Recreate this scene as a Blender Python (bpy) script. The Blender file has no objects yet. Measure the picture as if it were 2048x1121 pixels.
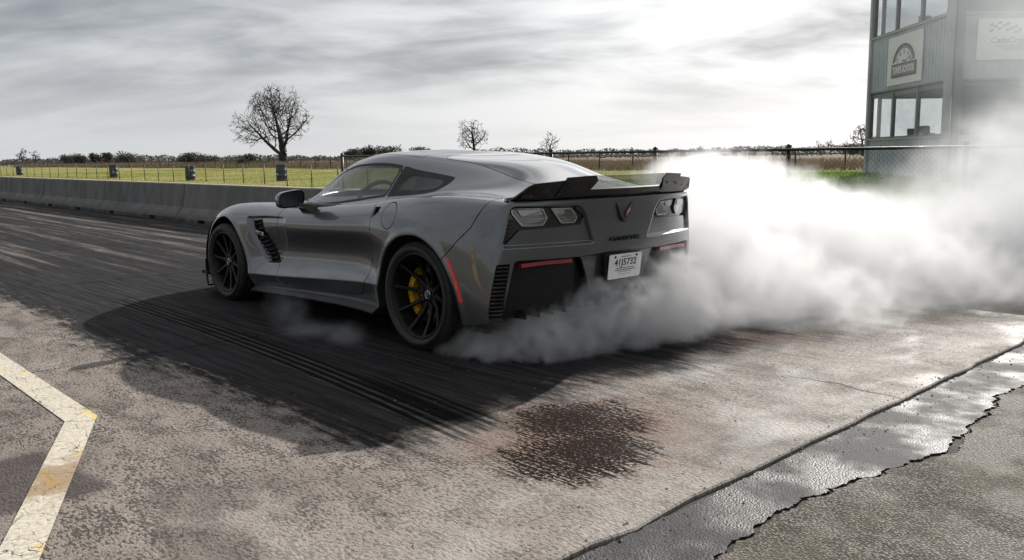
import bpy, bmesh, math, random
import numpy as np
from mathutils import Vector, Matrix, Euler
R = math.radians
scene = bpy.context.scene
C = scene.collection
# ---------------------------------------------------------------- camera
CAM = np.array([-4.2063, 4.0416, 1.1815]); YAW, PITCH, ROLL = -.7482, -.1436, -.0123
f_ = Vector((math.cos(YAW) * math.cos(PITCH), math.sin(YAW) * math.cos(PITCH), math.sin(PITCH)))
r0_ = Vector((math.sin(YAW), -math.cos(YAW), 0)); u0_ = r0_.cross(f_)
r_ = r0_ * math.cos(ROLL) + u0_ * math.sin(ROLL); u_ = u0_ * math.cos(ROLL) - r0_ * math.sin(ROLL)
cam = bpy.data.cameras.new('camera'); cam.sensor_width = 36; cam.lens = 36 * 1711.79 / 2048
cam.clip_end = 6000; cam.clip_start = .05
camo = bpy.data.objects.new('camera', cam); C.objects.link(camo); scene.camera = camo
camo.matrix_world = Matrix(((r_.x, u_.x, -f_.x, CAM[0]), (r_.y, u_.y, -f_.y, CAM[1]), (r_.z, u_.z, -f_.z, CAM[2]), (0, 0, 0, 1)))
# ---------------------------------------------------------------- sun (low, behind the car and to the right of the picture)
SUN_EL = R(30.5); SUN_AZ = math.atan2(-1.66, .38)          # direction towards the sun, from +x counter-clockwise
sd = Vector((math.cos(SUN_EL) * math.cos(SUN_AZ), math.cos(SUN_EL) * math.sin(SUN_AZ), math.sin(SUN_EL)))
sun = bpy.data.lights.new('sun', 'SUN'); sun.energy = 5.0; sun.angle = R(.6); sun.color = (1, .955, .89)
suno = bpy.data.objects.new('sun', sun); C.objects.link(suno)
suno.rotation_euler = (-sd).to_track_quat('-Z', 'Y').to_euler(); suno.location = sd * 40
# ---------------------------------------------------------------- render settings
vs = scene.view_settings; vs.view_transform = 'Standard'; vs.look = 'None'; vs.gamma = 1; vs.exposure = .50; vs.use_curve_mapping = False
scene.render.engine = 'CYCLES'
cy = scene.cycles
cy.use_denoising = True; cy.denoiser = 'OPENIMAGEDENOISE'
cy.max_bounces = 10; cy.diffuse_bounces = 3; cy.glossy_bounces = 4; cy.transmission_bounces = 6
cy.transparent_max_bounces = 24; cy.volume_bounces = 4; cy.adaptive_threshold = .02; cy.sample_clamp_indirect = 6
cy.volume_step_rate = 1.5; cy.volume_max_steps = 512
# ---------------------------------------------------------------- node helper
class NT:
    def __init__(s, tree): s.t = tree; s.n = tree.nodes; s.l = tree.links
    def node(s, typ, ins=None, out=0, **props):
        n = s.n.new(typ)
        for k, v in props.items(): setattr(n, k, v)
        for k, v in (ins or {}).items(): s.put(n.inputs[k], v)
        return n.outputs[out] if out is not None else n
    def put(s, sock, v):
        if isinstance(v, bpy.types.NodeSocket): s.l.new(v, sock)
        elif v is not None:
            try: sock.default_value = v
            except Exception: sock.default_value = (*v, 1) if len(v) == 3 else v
    def m(s, op, a, b=None, c=None, clamp=False):
        n = s.n.new('ShaderNodeMath'); n.operation = op; n.use_clamp = clamp
        for i, v in enumerate((a, b, c)):
            if v is not None: s.put(n.inputs[i], v)
        return n.outputs[0]
    def add(s, a, b): return s.m('ADD', a, b)
    def sub(s, a, b): return s.m('SUBTRACT', a, b)
    def mul(s, a, b): return s.m('MULTIPLY', a, b)
    def mx(s, a, b): return s.m('MAXIMUM', a, b)
    def mn(s, a, b): return s.m('MINIMUM', a, b)
    def inv(s, a): return s.m('SUBTRACT', 1., a)
    def ramp(s, v, a, b, lo=0., hi=1., smooth=True):
        n = s.n.new('ShaderNodeMapRange'); n.clamp = True
        n.interpolation_type = 'SMOOTHSTEP' if smooth else 'LINEAR'
        for i, x in enumerate((v, a, b, lo, hi)): s.put(n.inputs[i], x)
        return n.outputs[0]
    def mixc(s, f, a, b, blend='MIX'):
        n = s.n.new('ShaderNodeMix'); n.data_type = 'RGBA'; n.blend_type = blend
        s.put(n.inputs[0], f); s.put(n.inputs[6], (*a, 1) if isinstance(a, tuple) and len(a) == 3 else a)
        s.put(n.inputs[7], (*b, 1) if isinstance(b, tuple) and len(b) == 3 else b)
        return n.outputs[2]
    def noise(s, vec, scale, detail=4, rough=.55, dist=0., out=0):
        return s.node('ShaderNodeTexNoise', {'Vector': vec, 'Scale': scale, 'Detail': detail, 'Roughness': rough, 'Distortion': dist}, out)
    def vor(s, vec, scale, feature='F1', out='Distance', rnd=1.):
        n = s.n.new('ShaderNodeTexVoronoi'); n.feature = feature
        s.put(n.inputs['Vector'], vec); n.inputs['Scale'].default_value = scale; n.inputs['Randomness'].default_value = rnd
        return n.outputs[out]
    def scale(s, vec, sc, off=(0, 0, 0)):
        n = s.n.new('ShaderNodeMapping'); s.put(n.inputs['Vector'], vec)
        n.inputs['Scale'].default_value = sc; n.inputs['Location'].default_value = off
        return n.outputs[0]
    def xyz(s, vec):
        n = s.n.new('ShaderNodeSeparateXYZ'); s.put(n.inputs[0], vec); return n.outputs
    def comb(s, x, y, z):
        n = s.n.new('ShaderNodeCombineXYZ')
        for i, v in enumerate((x, y, z)): s.put(n.inputs[i], v)
        return n.outputs[0]
    def bump(s, h, strength=.3, dist=.01, normal=None):
        n = s.n.new('ShaderNodeBump'); n.inputs['Strength'].default_value = strength; n.inputs['Distance'].default_value = dist
        s.put(n.inputs['Height'], h)
        if normal is not None: s.put(n.inputs['Normal'], normal)
        return n.outputs[0]
    def pos(s): return s.node('ShaderNodeNewGeometry', out='Position')
    def obj(s): return s.node('ShaderNodeTexCoord', out='Object')
    def rand(s): return s.node('ShaderNodeObjectInfo', out='Random')
# ---------------------------------------------------------------- world: overcast-with-sun sky, cloud layers over a Nishita sky
w = bpy.data.worlds.new('World'); scene.world = w; w.use_nodes = True
w.node_tree.nodes.clear(); t = NT(w.node_tree)
sky = t.node('ShaderNodeTexSky', out=None); sky.sky_type = 'NISHITA'; sky.sun_disc = False
sky.sun_elevation = SUN_EL; sky.sun_rotation = math.pi / 2 - SUN_AZ
sky.air_density = 1.0; sky.dust_density = 2.0; sky.ozone_density = 1.0
d = t.node('ShaderNodeTexCoord', out='Generated'); dx, dy, dz = t.xyz(d)
hz = t.m('MAXIMUM', dz, .0)
k = t.m('DIVIDE', 1., t.add(hz, .24))                      # flat cloud deck seen in perspective
ca, sa = math.cos(-YAW), math.sin(-YAW)
cu = t.mul(t.sub(t.mul(dx, ca), t.mul(dy, sa)), k); cv = t.mul(t.add(t.mul(dx, sa), t.mul(dy, ca)), k)
deck = t.comb(t.mul(cu, 1.9), t.mul(cv, .95), 0.)
n1 = t.noise(deck, 1.0, 5, .52, .6)
n2 = t.noise(t.scale(deck, (1, 1, 1), (7.3, 2.1, 3.3)), 2.6, 5, .55, .5)
n3 = t.noise(t.scale(deck, (1, 1, 1), (1.3, 9.1, 5.3)), .62, 3, .5, .3)
sdot = t.node('ShaderNodeVectorMath', {0: d, 1: tuple(sd)}, out=1, operation='DOT_PRODUCT')
near = t.ramp(sdot, .45, .98)                              # thin cloud glows round the sun
thick = t.add(t.mul(n1, .55), t.add(t.mul(n2, .20), t.mul(n3, .40)))
dark = t.ramp(thick, .49, .72)
fade = t.ramp(dz, .015, .13)                               # the deck pales towards the horizon
dark = t.mul(dark, t.add(.15, t.mul(fade, .85)))
base = t.mixc(near, (.62, .64, .66), (.90, .90, .90))
aure = t.mul(t.m('POWER', t.mx(sdot, 0.), 10.), .80)        # bright veil of thin cloud round the sun
base = t.mixc(1., base, t.comb(aure, aure, aure), 'ADD')
cloud = t.mixc(dark, base, t.mixc(near, (.255, .275, .300), (.34, .36, .38)))
sk = t.mixc(1., sky.outputs[0], (.075, .075, .075), 'MULTIPLY')
skc = t.mixc(.93, sk, cloud)
bg = t.node('ShaderNodeBackground', {'Color': skc, 'Strength': .78})
t.l.new(bg, t.node('ShaderNodeOutputWorld', out=None).inputs[0])
# ---------------------------------------------------------------- materials
M = {}
def newmat(name):
    m = bpy.data.materials.new(name); m.use_nodes = True; m.node_tree.nodes.clear()
    t = NT(m.node_tree); M[name] = m
    return m, t
def finish(t, sh): t.l.new(sh, t.node('ShaderNodeOutputMaterial', out=None).inputs[0])
def bsdf(t, **k):
    ins = {}
    names = {'color': 'Base Color', 'rough': 'Roughness', 'metal': 'Metallic', 'coat': 'Coat Weight', 'coatr': 'Coat Roughness',
             'normal': 'Normal', 'trans': 'Transmission Weight', 'spec': 'Specular IOR Level', 'ior': 'IOR', 'alpha': 'Alpha',
             'emis': 'Emission Color', 'emiss': 'Emission Strength', 'sheen': 'Sheen Weight', 'coatn': 'Coat Normal'}
    for a, v in k.items(): ins[names[a]] = v
    return t.node('ShaderNodeBsdfPrincipled', ins)
def simple(name, color, rough=.5, metal=0., var=.12, scale=30., bump=0., coat=0., spec=.5, bdist=.002):
    """plain surface with fine colour variation, roughness variation and optional relief"""
    m, t = newmat(name); o = t.obj()
    n = t.noise(o, scale, 5, .6); c = tuple(color)
    col = t.mixc(n, tuple(x * (1 - var) for x in c), tuple(min(1, x * (1 + var)) for x in c))
    n2 = t.noise(o, scale * .23, 4, .6)
    rg = t.ramp(n2, .3, .7, max(.02, rough - .08), min(1, rough + .08), False)
    kw = dict(color=col, rough=rg, metal=metal, coat=coat, spec=spec)
    if bump: kw['normal'] = t.bump(t.noise(o, scale * 2.5, 5, .6), bump, bdist)
    finish(t, bsdf(t, **kw)); return m
# ---------------------------------------------------------------- objects
def tag(o, label=None, cat=None, group=None, kind=None):
    if label: o['label'] = label
    if cat: o['category'] = cat
    if group: o['group'] = group
    if kind: o['kind'] = kind
    return o
def empty(name, loc=(0, 0, 0), rz=0.):
    o = bpy.data.objects.new(name, None); C.objects.link(o); o.location = loc; o.rotation_euler = (0, 0, rz); o.empty_display_size = .2
    return o
def link(name, me, mat=None, parent=None):
    o = bpy.data.objects.new(name, me); C.objects.link(o)
    if mat is not None: me.materials.append(M[mat] if isinstance(mat, str) else mat)
    if parent is not None: o.parent = parent
    return o
def np_mesh(name, V, F, N=None, smooth=True):
    me = bpy.data.meshes.new(name); V = np.asarray(V, np.float32); F = np.asarray(F, np.int32)
    k = F.shape[1]
    me.vertices.add(len(V)); me.vertices.foreach_set('co', V.ravel())
    me.loops.add(F.size); me.loops.foreach_set('vertex_index', F.ravel())
    me.polygons.add(len(F)); me.polygons.foreach_set('loop_start', np.arange(0, F.size, k, dtype=np.int32))
    me.update(calc_edges=True); me.validate()
    if smooth: me.polygons.foreach_set('use_smooth', np.ones(len(me.polygons), bool))
    if N is not None and len(N) == len(me.vertices):
        me.normals_split_custom_set_from_vertices([tuple(n) for n in N])
    return me
class MB:
    """collects simple shapes into one mesh"""
    def __init__(s): s.v = []; s.f = []; s.sm = []
    def raw(s, v, f, smooth=False):
        b = len(s.v); s.v += [tuple(x) for x in v]; s.f += [tuple(b + i for i in q) for q in f]; s.sm += [smooth] * len(f); return s
    def box(s, c, d, rot=None, bev=0.):
        hx, hy, hz = d[0] / 2, d[1] / 2, d[2] / 2
        b = min(bev, hx * .9, hy * .9, hz * .9)
        if b <= 0:
            v = [(x, y, z) for x in (-hx, hx) for y in (-hy, hy) for z in (-hz, hz)]
            f = [(0, 1, 3, 2), (4, 6, 7, 5), (0, 4, 5, 1), (2, 3, 7, 6), (0, 2, 6, 4), (1, 5, 7, 3)]
        else:
            bm = bmesh.new(); bmesh.ops.create_cube(bm, size=1)
            for q in bm.verts: q.co = (q.co.x * 2 * hx, q.co.y * 2 * hy, q.co.z * 2 * hz)
            bmesh.ops.bevel(bm, geom=list(bm.edges), offset=b, segments=2, profile=.6, affect='EDGES')
            bm.verts.index_update(); v = [tuple(q.co) for q in bm.verts]; f = [[q.index for q in p.verts] for p in bm.faces]; bm.free()
        m = Matrix.Identity(3) if rot is None else (rot if isinstance(rot, Matrix) else Euler(rot).to_matrix())
        return s.raw([tuple(m @ Vector(x) + Vector(c)) for x in v], f)
    def tube(s, pts, rad, n=10, cap=True, smooth=True):
        P = [Vector(p) for p in pts]; rad = rad if isinstance(rad, (list, tuple)) else [rad] * len(P)
        b = len(s.v); ref = None
        for i, p in enumerate(P):
            d = (P[min(i + 1, len(P) - 1)] - P[max(i - 1, 0)]).normalized()
            if ref is None: ref = d.orthogonal().normalized()
            ref = (ref - d * ref.dot(d)).normalized(); q = d.cross(ref)
            for a in range(n):
                an = 2 * math.pi * a / n; s.v.append(tuple(p + (ref * math.cos(an) + q * math.sin(an)) * rad[i]))
        for i in range(len(P) - 1):
            for a in range(n):
                s.f.append((b + i * n + a, b + i * n + (a + 1) % n, b + (i + 1) * n + (a + 1) % n, b + (i + 1) * n + a)); s.sm.append(smooth)
        if cap:
            s.f.append(tuple(b + a for a in reversed(range(n)))); s.sm.append(False)
            s.f.append(tuple(b + (len(P) - 1) * n + a for a in range(n))); s.sm.append(False)
        return s
    def lathe(s, prof, n=48, axis='y', c=(0, 0, 0), smooth=True, closed=False):
        """prof: (radius, position along the axis)"""
        b = len(s.v)
        for (r, h) in prof:
            for a in range(n):
                an = 2 * math.pi * a / n; x, z = r * math.cos(an), r * math.sin(an)
                q = {'y': (x, h, z), 'z': (x, z, h), 'x': (h, x, z)}[axis]
                s.v.append((q[0] + c[0], q[1] + c[1], q[2] + c[2]))
        m = len(prof); rng = range(m if closed else m - 1)
        for i in rng:
            for a in range(n):
                j = (i + 1) % m
                s.f.append((b + i * n + a, b + j * n + a, b + j * n + (a + 1) % n, b + i * n + (a + 1) % n)); s.sm.append(smooth)
        return s
    def prism(s, poly, a, b, fn):
        """extrude a 2-D polygon from depth a to depth b; fn(u, v, d) -> point"""
        n = len(poly); v = [fn(*p, a) for p in poly] + [fn(*p, b) for p in poly]
        f = [tuple(range(n)), tuple(reversed(range(n, 2 * n)))] + [(i, i + n, (i + 1) % n + n, (i + 1) % n) for i in range(n)]
        return s.raw(v, f)
    def mesh(s, name, auto=None):
        me = bpy.data.meshes.new(name); me.from_pydata(s.v, [], s.f)
        bm = bmesh.new(); bm.from_mesh(me); bmesh.ops.recalc_face_normals(bm, faces=bm.faces); bm.to_mesh(me); bm.free()
        if len(me.polygons) == len(s.sm): me.polygons.foreach_set('use_smooth', s.sm)
        return me
    def build(s, name, mat, parent=None): return link(name, s.mesh(name), mat, parent)
def copy_tree(o, parent=None):
    c = o.copy(); C.objects.link(c); c.parent = parent
    for ch in o.children: copy_tree(ch, c)
    return c
def text_mesh(body, size, depth=.0, bold=0., align='CENTER', spacing=1.):
    cu = bpy.data.curves.new('lettering', 'FONT'); cu.body = body; cu.size = size; cu.extrude = depth; cu.offset = bold
    cu.align_x = align; cu.align_y = 'CENTER'; cu.space_character = spacing; cu.resolution_u = 3
    o = bpy.data.objects.new('lettering_tmp', cu); C.objects.link(o)
    dg = bpy.context.evaluated_depsgraph_get(); me = bpy.data.meshes.new_from_object(o.evaluated_get(dg))
    bpy.data.objects.remove(o); bpy.data.curves.remove(cu); return me
def xform(me, fn):
    for v in me.vertices: v.co = fn(v.co)
    me.update(); return me
# ---------------------------------------------------------------- car materials
m, t = newmat('car_paint'); o = t.obj()
fl = t.vor(o, 900., out='Color'); fx = t.xyz(fl)[0]
pc = t.mixc(t.mul(fx, .5), (.076, .081, .091), (.165, .173, .187))
dust = t.noise(t.scale(o, (1, 1, 2.5)), 2.3, 6, .65)
px_, py_, pz_ = t.xyz(o)
grime = t.mul(t.ramp(pz_, .62, .15), t.ramp(dust, .35, .75))        # road film thrown up along the sills
pc = t.mixc(t.mul(grime, .35), pc, (.06, .056, .052))
cr = t.ramp(t.noise(o, 5., 5, .65), .35, .8, .012, .035)
nb = t.bump(t.noise(o, 90., 2, .5), .004, .002)
sh = bsdf(t, color=pc, rough=t.add(.33, t.mul(grime, .2)), metal=.72, coat=t.sub(1., t.mul(grime, .5)), coatr=t.add(cr, t.mul(grime, .25)), coatn=nb)
finish(t, sh)
simple('gloss_black', (.012, .012, .013), .16, 0, .2, 20, coat=.6)
simple('matte_black', (.009, .009, .0095), .6, 0, .3, 40, .15, spec=.3)
simple('void_black', (.006, .006, .006), .9, 0, .2, 20)
m, t = newmat('carbon_black'); o = t.obj()
wv = t.vor(t.scale(o, (160, 160, 160)), 1., out='Color')
finish(t, bsdf(t, color=t.mixc(t.xyz(wv)[0], (.006, .006, .0065), (.016, .016, .017)), rough=.42, coat=.22, coatr=.15, spec=.3))
m, t = newmat('tyre_rubber'); o = t.obj()
n = t.noise(o, 24, 5, .65); n2 = t.noise(o, 180, 3, .6)
rr = t.node('ShaderNodeVectorMath', {0: t.comb(t.xyz(o)[0], 0., t.xyz(o)[2])}, out='Value', operation='LENGTH')
ring = t.m('SINE', t.mul(rr, 900.))
finish(t, bsdf(t, color=t.mixc(n, (.010, .010, .010), (.022, .0215, .021)), rough=t.ramp(n, .3, .7, .62, .82),
               normal=t.bump(t.add(t.mul(n2, .6), t.mul(ring, .25)), .25, .002)))
simple('rim_black', (.0065, .0065, .007), .42, .0, .25, 60, coat=.0, spec=.22)
m, t = newmat('brake_yellow'); o = t.obj()
finish(t, bsdf(t, color=t.mixc(t.ramp(t.noise(o, 30, 5, .65), .42, .7), (.46, .24, .008), (.16, .08, .015)), rough=.35, coat=.4))
m, t = newmat('disc_iron'); o = t.obj(); q = t.xyz(o)
rr = t.node('ShaderNodeVectorMath', {0: t.comb(q[0], 0., q[2])}, out='Value', operation='LENGTH')
finish(t, bsdf(t, color=t.mixc(t.noise(t.comb(t.mul(rr, 60.), 0., 0.), 6., 4), (.05, .05, .052), (.10, .10, .10)), rough=.42, metal=.9))
simple('chrome', (.55, .55, .56), .14, 1., .06, 30)
simple('dark_chrome', (.10, .10, .11), .2, 1., .1, 30)
simple('badge_red', (.10, .008, .012), .25, 0, .1, 40, coat=.6)
simple('silver', (.42, .42, .43), .3, .8, .08, 60)
m, t = newmat('red_lens'); o = t.obj()
pr = t.m('SINE', t.mul(t.xyz(o)[2], 700.))
finish(t, bsdf(t, color=t.mixc(t.noise(o, 40, 4), (.22, .006, .018), (.34, .010, .026)), rough=.18, coat=.8, normal=t.bump(pr, .25, .002)))
m, t = newmat('red_marker'); o = t.obj()
pr = t.m('SINE', t.mul(t.xyz(o)[2], 900.))
finish(t, bsdf(t, color=t.mixc(t.noise(o, 40, 4), (.50, .006, .012), (.68, .012, .02)), rough=.2, coat=.8, normal=t.bump(pr, .3, .002)))
m, t = newmat('smoked_lens'); o = t.obj()
pr = t.m('SINE', t.mul(t.xyz(o)[2], 420.))
finish(t, bsdf(t, color=t.mixc(t.noise(o, 14, 4, .6), (.07, .07, .072), (.16, .16, .165)), rough=.14, metal=.3, coat=1., coatr=.03, normal=t.bump(pr, .12, .003)))
simple('lens_inner', (.30, .30, .31), .3, .4, .25, 40, coat=.8)
def glass(name, tint, rough, base, gl=1., boost=1.2):
    m, t = newmat(name); o = t.obj()
    gm = t.node('ShaderNodeNewGeometry', out=None)
    cs = t.m('ABSOLUTE', t.node('ShaderNodeVectorMath', {0: gm.outputs['Normal'], 1: gm.outputs['Incoming']}, out='Value', operation='DOT_PRODUCT'))
    fr = t.add(.04, t.mul(t.m('POWER', t.sub(1., cs), 5.), .96)); sm = t.ramp(t.noise(o, 3., 4, .6), .35, .75, 0., .06)
    tr = t.node('ShaderNodeBsdfTransparent', {'Color': (*tint, 1)})
    df = t.node('ShaderNodeBsdfDiffuse', {'Color': (*base, 1)})
    b = t.node('ShaderNodeMixShader', {0: t.add(sm, .02), 1: tr, 2: df})
    g = t.node('ShaderNodeBsdfGlossy', {'Color': (gl, gl, gl, 1), 'Roughness': rough})
    finish(t, t.node('ShaderNodeMixShader', {0: t.m('MULTIPLY', fr, boost, clamp=True), 1: b, 2: g}))
glass('side_glass', (.56, .60, .585), .01, (.3, .32, .32))
glass('tint_glass', (.07, .08, .08), .01, (.05, .05, .05))
glass('rear_glass', (.06, .062, .064), .015, (.05, .05, .05), 1., 2.2)
glass('clear_plastic', (.66, .67, .66), .03, (.25, .25, .25), .9)
m, t = newmat('plate_white'); o = t.obj()
finish(t, bsdf(t, color=t.mixc(t.ramp(t.noise(o, 12, 5, .7), .35, .8), (.80, .80, .80), (.62, .62, .62)), rough=.4))
simple('plate_ink', (.025, .028, .035), .6, 0, .1, 60)
simple('plate_ink_pale', (.22, .23, .25), .6, 0, .1, 60)
simple('interior_grey', (.045, .045, .047), .7, 0, .25, 50, .3)
simple('interior_pale', (.42, .42, .42), .45, 0, .3, 22, .5, bdist=.01)
# ---------------------------------------------------------------- ground materials (world-space, procedural)
def concrete_track():
    m, t = newmat('track_concrete'); P = t.pos(); x, y, z = t.xyz(P)
    grain = t.noise(P, 260., 3, .65); coarse = t.noise(P, 55., 6, .72); blot = t.noise(P, 2.3, 6, .62); big = t.noise(P, .55, 4, .5)
    chat = t.noise(t.scale(P, (46, 88, 1)), 1., 4, .62, .35); mid = t.noise(t.scale(P, (5, 9, 1)), 1., 6, .68, .4)
    con = t.mixc(t.ramp(coarse, .33, .68), (.120, .096, .080), (.250, .214, .186))
    con = t.mixc(t.ramp(blot, .35, .75), con, t.mixc(.55, con, (.32, .280, .245)))
    con = t.mixc(t.mul(t.ramp(grain, .52, .72), .5), con, (.40, .36, .32))
    cover = t.ramp(t.add(t.mul(mid, .75), t.mul(blot, .45)), .42, .80, .375, .56)       # worn, scuffed aggregate: patches of dark pits
    pits = t.ramp(t.sub(chat, cover), -.014, .018)
    con = t.mixc(t.mul(t.inv(pits), .90), con, (.030, .023, .019))
    con = t.mixc(t.mul(t.ramp(mid, .50, .72), .38), con, (.070, .057, .047))
    smear = t.noise(t.scale(P, (.7, 1.9, 1), (2, 6, 0)), 1., 7, .66, .6); con = t.mixc(t.mul(t.ramp(smear, .48, .66), .55), con, (.040, .034, .030))
    pale = t.noise(t.scale(P, (1.1, 1.6, 1), (9, 2, 0)), 1., 7, .68, .4); con = t.mixc(t.mul(t.ramp(pale, .55, .70), .40), con, (.38, .345, .31))
    fore = t.ramp(x, 1.4, -2.0)
    # --- rubber laid along the lane: streaks run with the track
    st1 = t.noise(t.scale(P, (.16, 5.2, 1)), 1., 5, .6, .25); st2 = t.noise(t.scale(P, (.7, 24, 1), (3, 8, 0)), 1., 5, .65, .2)
    st3 = t.noise(t.scale(P, (2.2, 85, 1), (1, 4, 0)), 1., 4, .6, .1)
    edge_n = t.sub(t.noise(t.scale(P, (.5, 2.5, 1)), 1., 5, .62), .5); edge_f = t.sub(t.noise(t.scale(P, (6, 22, 1)), 1., 5, .65), .5)
    yl = t.add(2.33, t.add(t.mul(edge_n, .9), t.mul(edge_f, .8)))                    # left limit of the groove
    left = t.ramp(t.sub(yl, y), -.10, .30)
    back = t.ramp(t.add(x, t.add(t.mul(edge_n, 1.3), t.mul(edge_f, .9))), -1.62, -1.0)  # groove fades behind the launch spot
    band = t.ramp(t.add(t.mul(st1, .62), t.mul(st2, .38)), .36, .60)
    far = t.ramp(x, 1.5, 9.)
    dens = t.add(t.mul(t.inv(far), t.add(.86, t.mul(band, .14))), t.mul(far, t.add(.22, t.mul(band, .74))))
    rub = t.mul(t.mul(left, back), dens)
    rub = t.mul(rub, t.ramp(t.add(st2, t.mul(st3, .5)), .45, .70, .80, 1.))
    scr = t.mul(t.ramp(t.add(t.mul(st3, .75), t.mul(edge_f, .45)), .50, .62), t.ramp(st2, .45, .6))    # pale scratches through the rubber
    rub = t.mul(rub, t.sub(1., t.mul(scr, .50)))
    rub = t.ramp(rub, .04, .66, smooth=False)
    streak = t.mul(t.mul(t.ramp(st3, .47, .60), t.ramp(x, -2.5, -1.2)), t.mul(left, t.ramp(st1, .35, .6)))  # thin tails reaching back
    rub = t.mx(rub, t.mul(streak, .8))
    # --- tyre tread marks: bundles of dark ribs
    gaps = []
    def skid(x0, x1, yc, wd, ribs, amt):
        v = t.m('DIVIDE', t.sub(y, yc), wd)
        inside = t.mul(t.ramp(t.m('ABSOLUTE', v), .52, .47), t.mul(t.ramp(x, x0 - .04, x0 + .05), t.ramp(x, x1 + .3, x1 - .3)))
        rb = t.ramp(t.m('SINE', t.mul(t.add(v, .5), 6.2832 * ribs)), -.55, .25)
        gaps.append(t.mul(t.mul(inside, t.inv(rb)), t.ramp(st3, .42, .60)))
        return t.mul(t.mul(inside, rb), t.mul(amt, t.ramp(st3, .30, .50, .80, 1.)))
    curve = t.add(1.565, t.mul(t.m('POWER', t.mul(t.m('MAXIMUM', t.sub(2.6, x), 0.), .25), 2.2), .20))
    sk = t.mx(skid(-1.50, 3.4, curve, .215, 4., 1.), skid(-1.46, -.35, t.sub(curve, .13), .20, 4., .9))
    sk = t.mx(sk, skid(-1.46, -.4, t.add(.03, t.mul(t.sub(x, -1.), .02)), .20, 4., .85))
    gap = gaps[0]
    # --- stains, and one painted shadow patch at the left
    def blob(cx, cy, rx, ry, soft=.35, a=1.):
        d2 = t.m('SQRT', t.add(t.m('POWER', t.m('DIVIDE', t.sub(x, cx), rx), 2.), t.m('POWER', t.m('DIVIDE', t.sub(y, cy), ry), 2.)))
        d2 = t.add(d2, t.add(t.mul(edge_f, 1.0), t.mul(edge_n, .8))); return t.mul(t.ramp(d2, 1.0 + soft * .3, 1.0 - soft), a)
    oil = t.mx(blob(-1.70, 1.30, .38, .44, .6), blob(-1.98, 1.60, .32, .46, .6))
    oil = t.m('MULTIPLY', oil, t.ramp(t.add(t.mul(st3, .55), t.add(t.mul(chat, .6), t.mul(coarse, .6))), .84, 1.0, 1.4, .10), clamp=True)
    core = t.mx(blob(-1.66, 1.34, .26, .34, .8), blob(-1.98, 1.52, .24, .30, .8)); oil = t.mx(oil, t.mul(core, t.ramp(coarse, .62, .50, .45, 1.)))
    oil = t.ramp(oil, .14, .95)
    rust = t.mx(t.mx(blob(-1.82, 1.36, .56, .66, .7, .95), blob(-1.22, -.62, .55, .62, .9, .9)), blob(-1.15, .45, .40, .55, .9, .6))
    rust = t.mul(rust, t.ramp(coarse, .3, .7, .5, 1.))
    left_shadow = t.mul(t.mul(t.ramp(t.add(y, t.mul(x, -.12)), 3.17, 3.23), t.mul(t.ramp(x, -.36, -.42), t.ramp(t.add(x, t.mul(edge_f, .1)), -1.05, -.98))), .82)  # shadow of something outside the frame, painted as a dark patch
    con = t.mixc(t.mul(rust, .85), con, t.mixc(chat, (.080, .032, .015), (.22, .105, .055)))
    con = t.mixc(left_shadow, con, (.040, .030, .030))
    # pale washed concrete towards the back edge, broad damp patches
    wash = t.mul(t.ramp(t.add(x, t.mul(big, .8)), -1.3, -2.0), t.ramp(blot, .35, .65))
    con = t.mixc(t.mul(wash, .5), con, (.36, .335, .305))
    damp = t.mul(t.ramp(t.noise(t.scale(P, (2.4, 1.2, 1), (5, 3, 0)), 1., 5, .55, .3), .48, .66), t.mul(t.ramp(x, -1.0, -1.5), t.ramp(y, 1.9, 1.2)))
    con = t.mixc(t.mul(damp, .55), con, (.12, .118, .115))
    con = t.mixc(t.mul(rub, .97), con, t.mixc(t.ramp(t.add(t.mul(st2, .6), t.mul(st3, .5)), .40, .72), (.0055, .0055, .006), (.040, .040, .043)))
    con = t.mixc(t.mul(gap, .75), con, (.075, .072, .068)); con = t.mixc(sk, con, (.003, .003, .0033)); con = t.mixc(oil, con, t.mixc(chat, (.0018, .0014, .0012), (.017, .0075, .0042)))
    # dirt along the foot of the barrier
    dirt = t.mul(t.ramp(t.add(y, t.mul(edge_f, .25)), -2.42, -2.62), t.ramp(coarse, .3, .55)); con = t.mixc(dirt, con, (.020, .018, .015))
    rg = t.sub(t.ramp(coarse, .2, .8, .86, .70), t.add(t.mul(rub, .02), t.mul(damp, .26)))
    rg = t.sub(rg, t.mul(wash, .09))
    h = t.add(t.mul(grain, .25), t.add(t.mul(chat, 1.6), t.mul(coarse, .7)))
    finish(t, bsdf(t, color=con, rough=t.mx(rg, .24), normal=t.bump(h, .85, .006), ior=t.sub(1.40, t.mul(t.mx(rub, oil), .29))))
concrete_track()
def asphalt(name, c0, c1, stone, rough0, rough1, bump, tint=None, gap=(.03, .03, .03)):
    m, t = newmat(name); P = t.pos()
    vd = t.vor(P, stone); vc = t.xyz(t.vor(P, stone, out='Color'))[0]; g = t.noise(P, stone * 2.2, 4, .6); b = t.noise(P, 2.2, 5, .6); b2 = t.noise(P, 9., 5, .65)
    col = t.mixc(vc, c0, c1); col = t.mixc(t.ramp(vd, .28, .62), col, gap)
    col = t.mixc(t.ramp(b, .42, .68), col, t.mixc(.55, col, tint or c0)); col = t.mixc(t.mul(t.ramp(b2, .5, .7), .45), col, gap)
    wet = t.ramp(t.noise(t.scale(P, (1, 1, 1), (4, 1, 0)), 2.6, 5, .6), .40, .60)
    h = t.add(t.mul(t.inv(vd), .8), t.mul(g, .4))
    finish(t, bsdf(t, color=col, rough=t.mul(t.add(rough0, t.mul(wet, rough1 - rough0)), 1.), normal=t.bump(h, bump, .006), ior=1.30))
asphalt('asphalt_wet', (.010, .010, .012), (.060, .056, .060), 120., .48, .76, .5)
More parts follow.
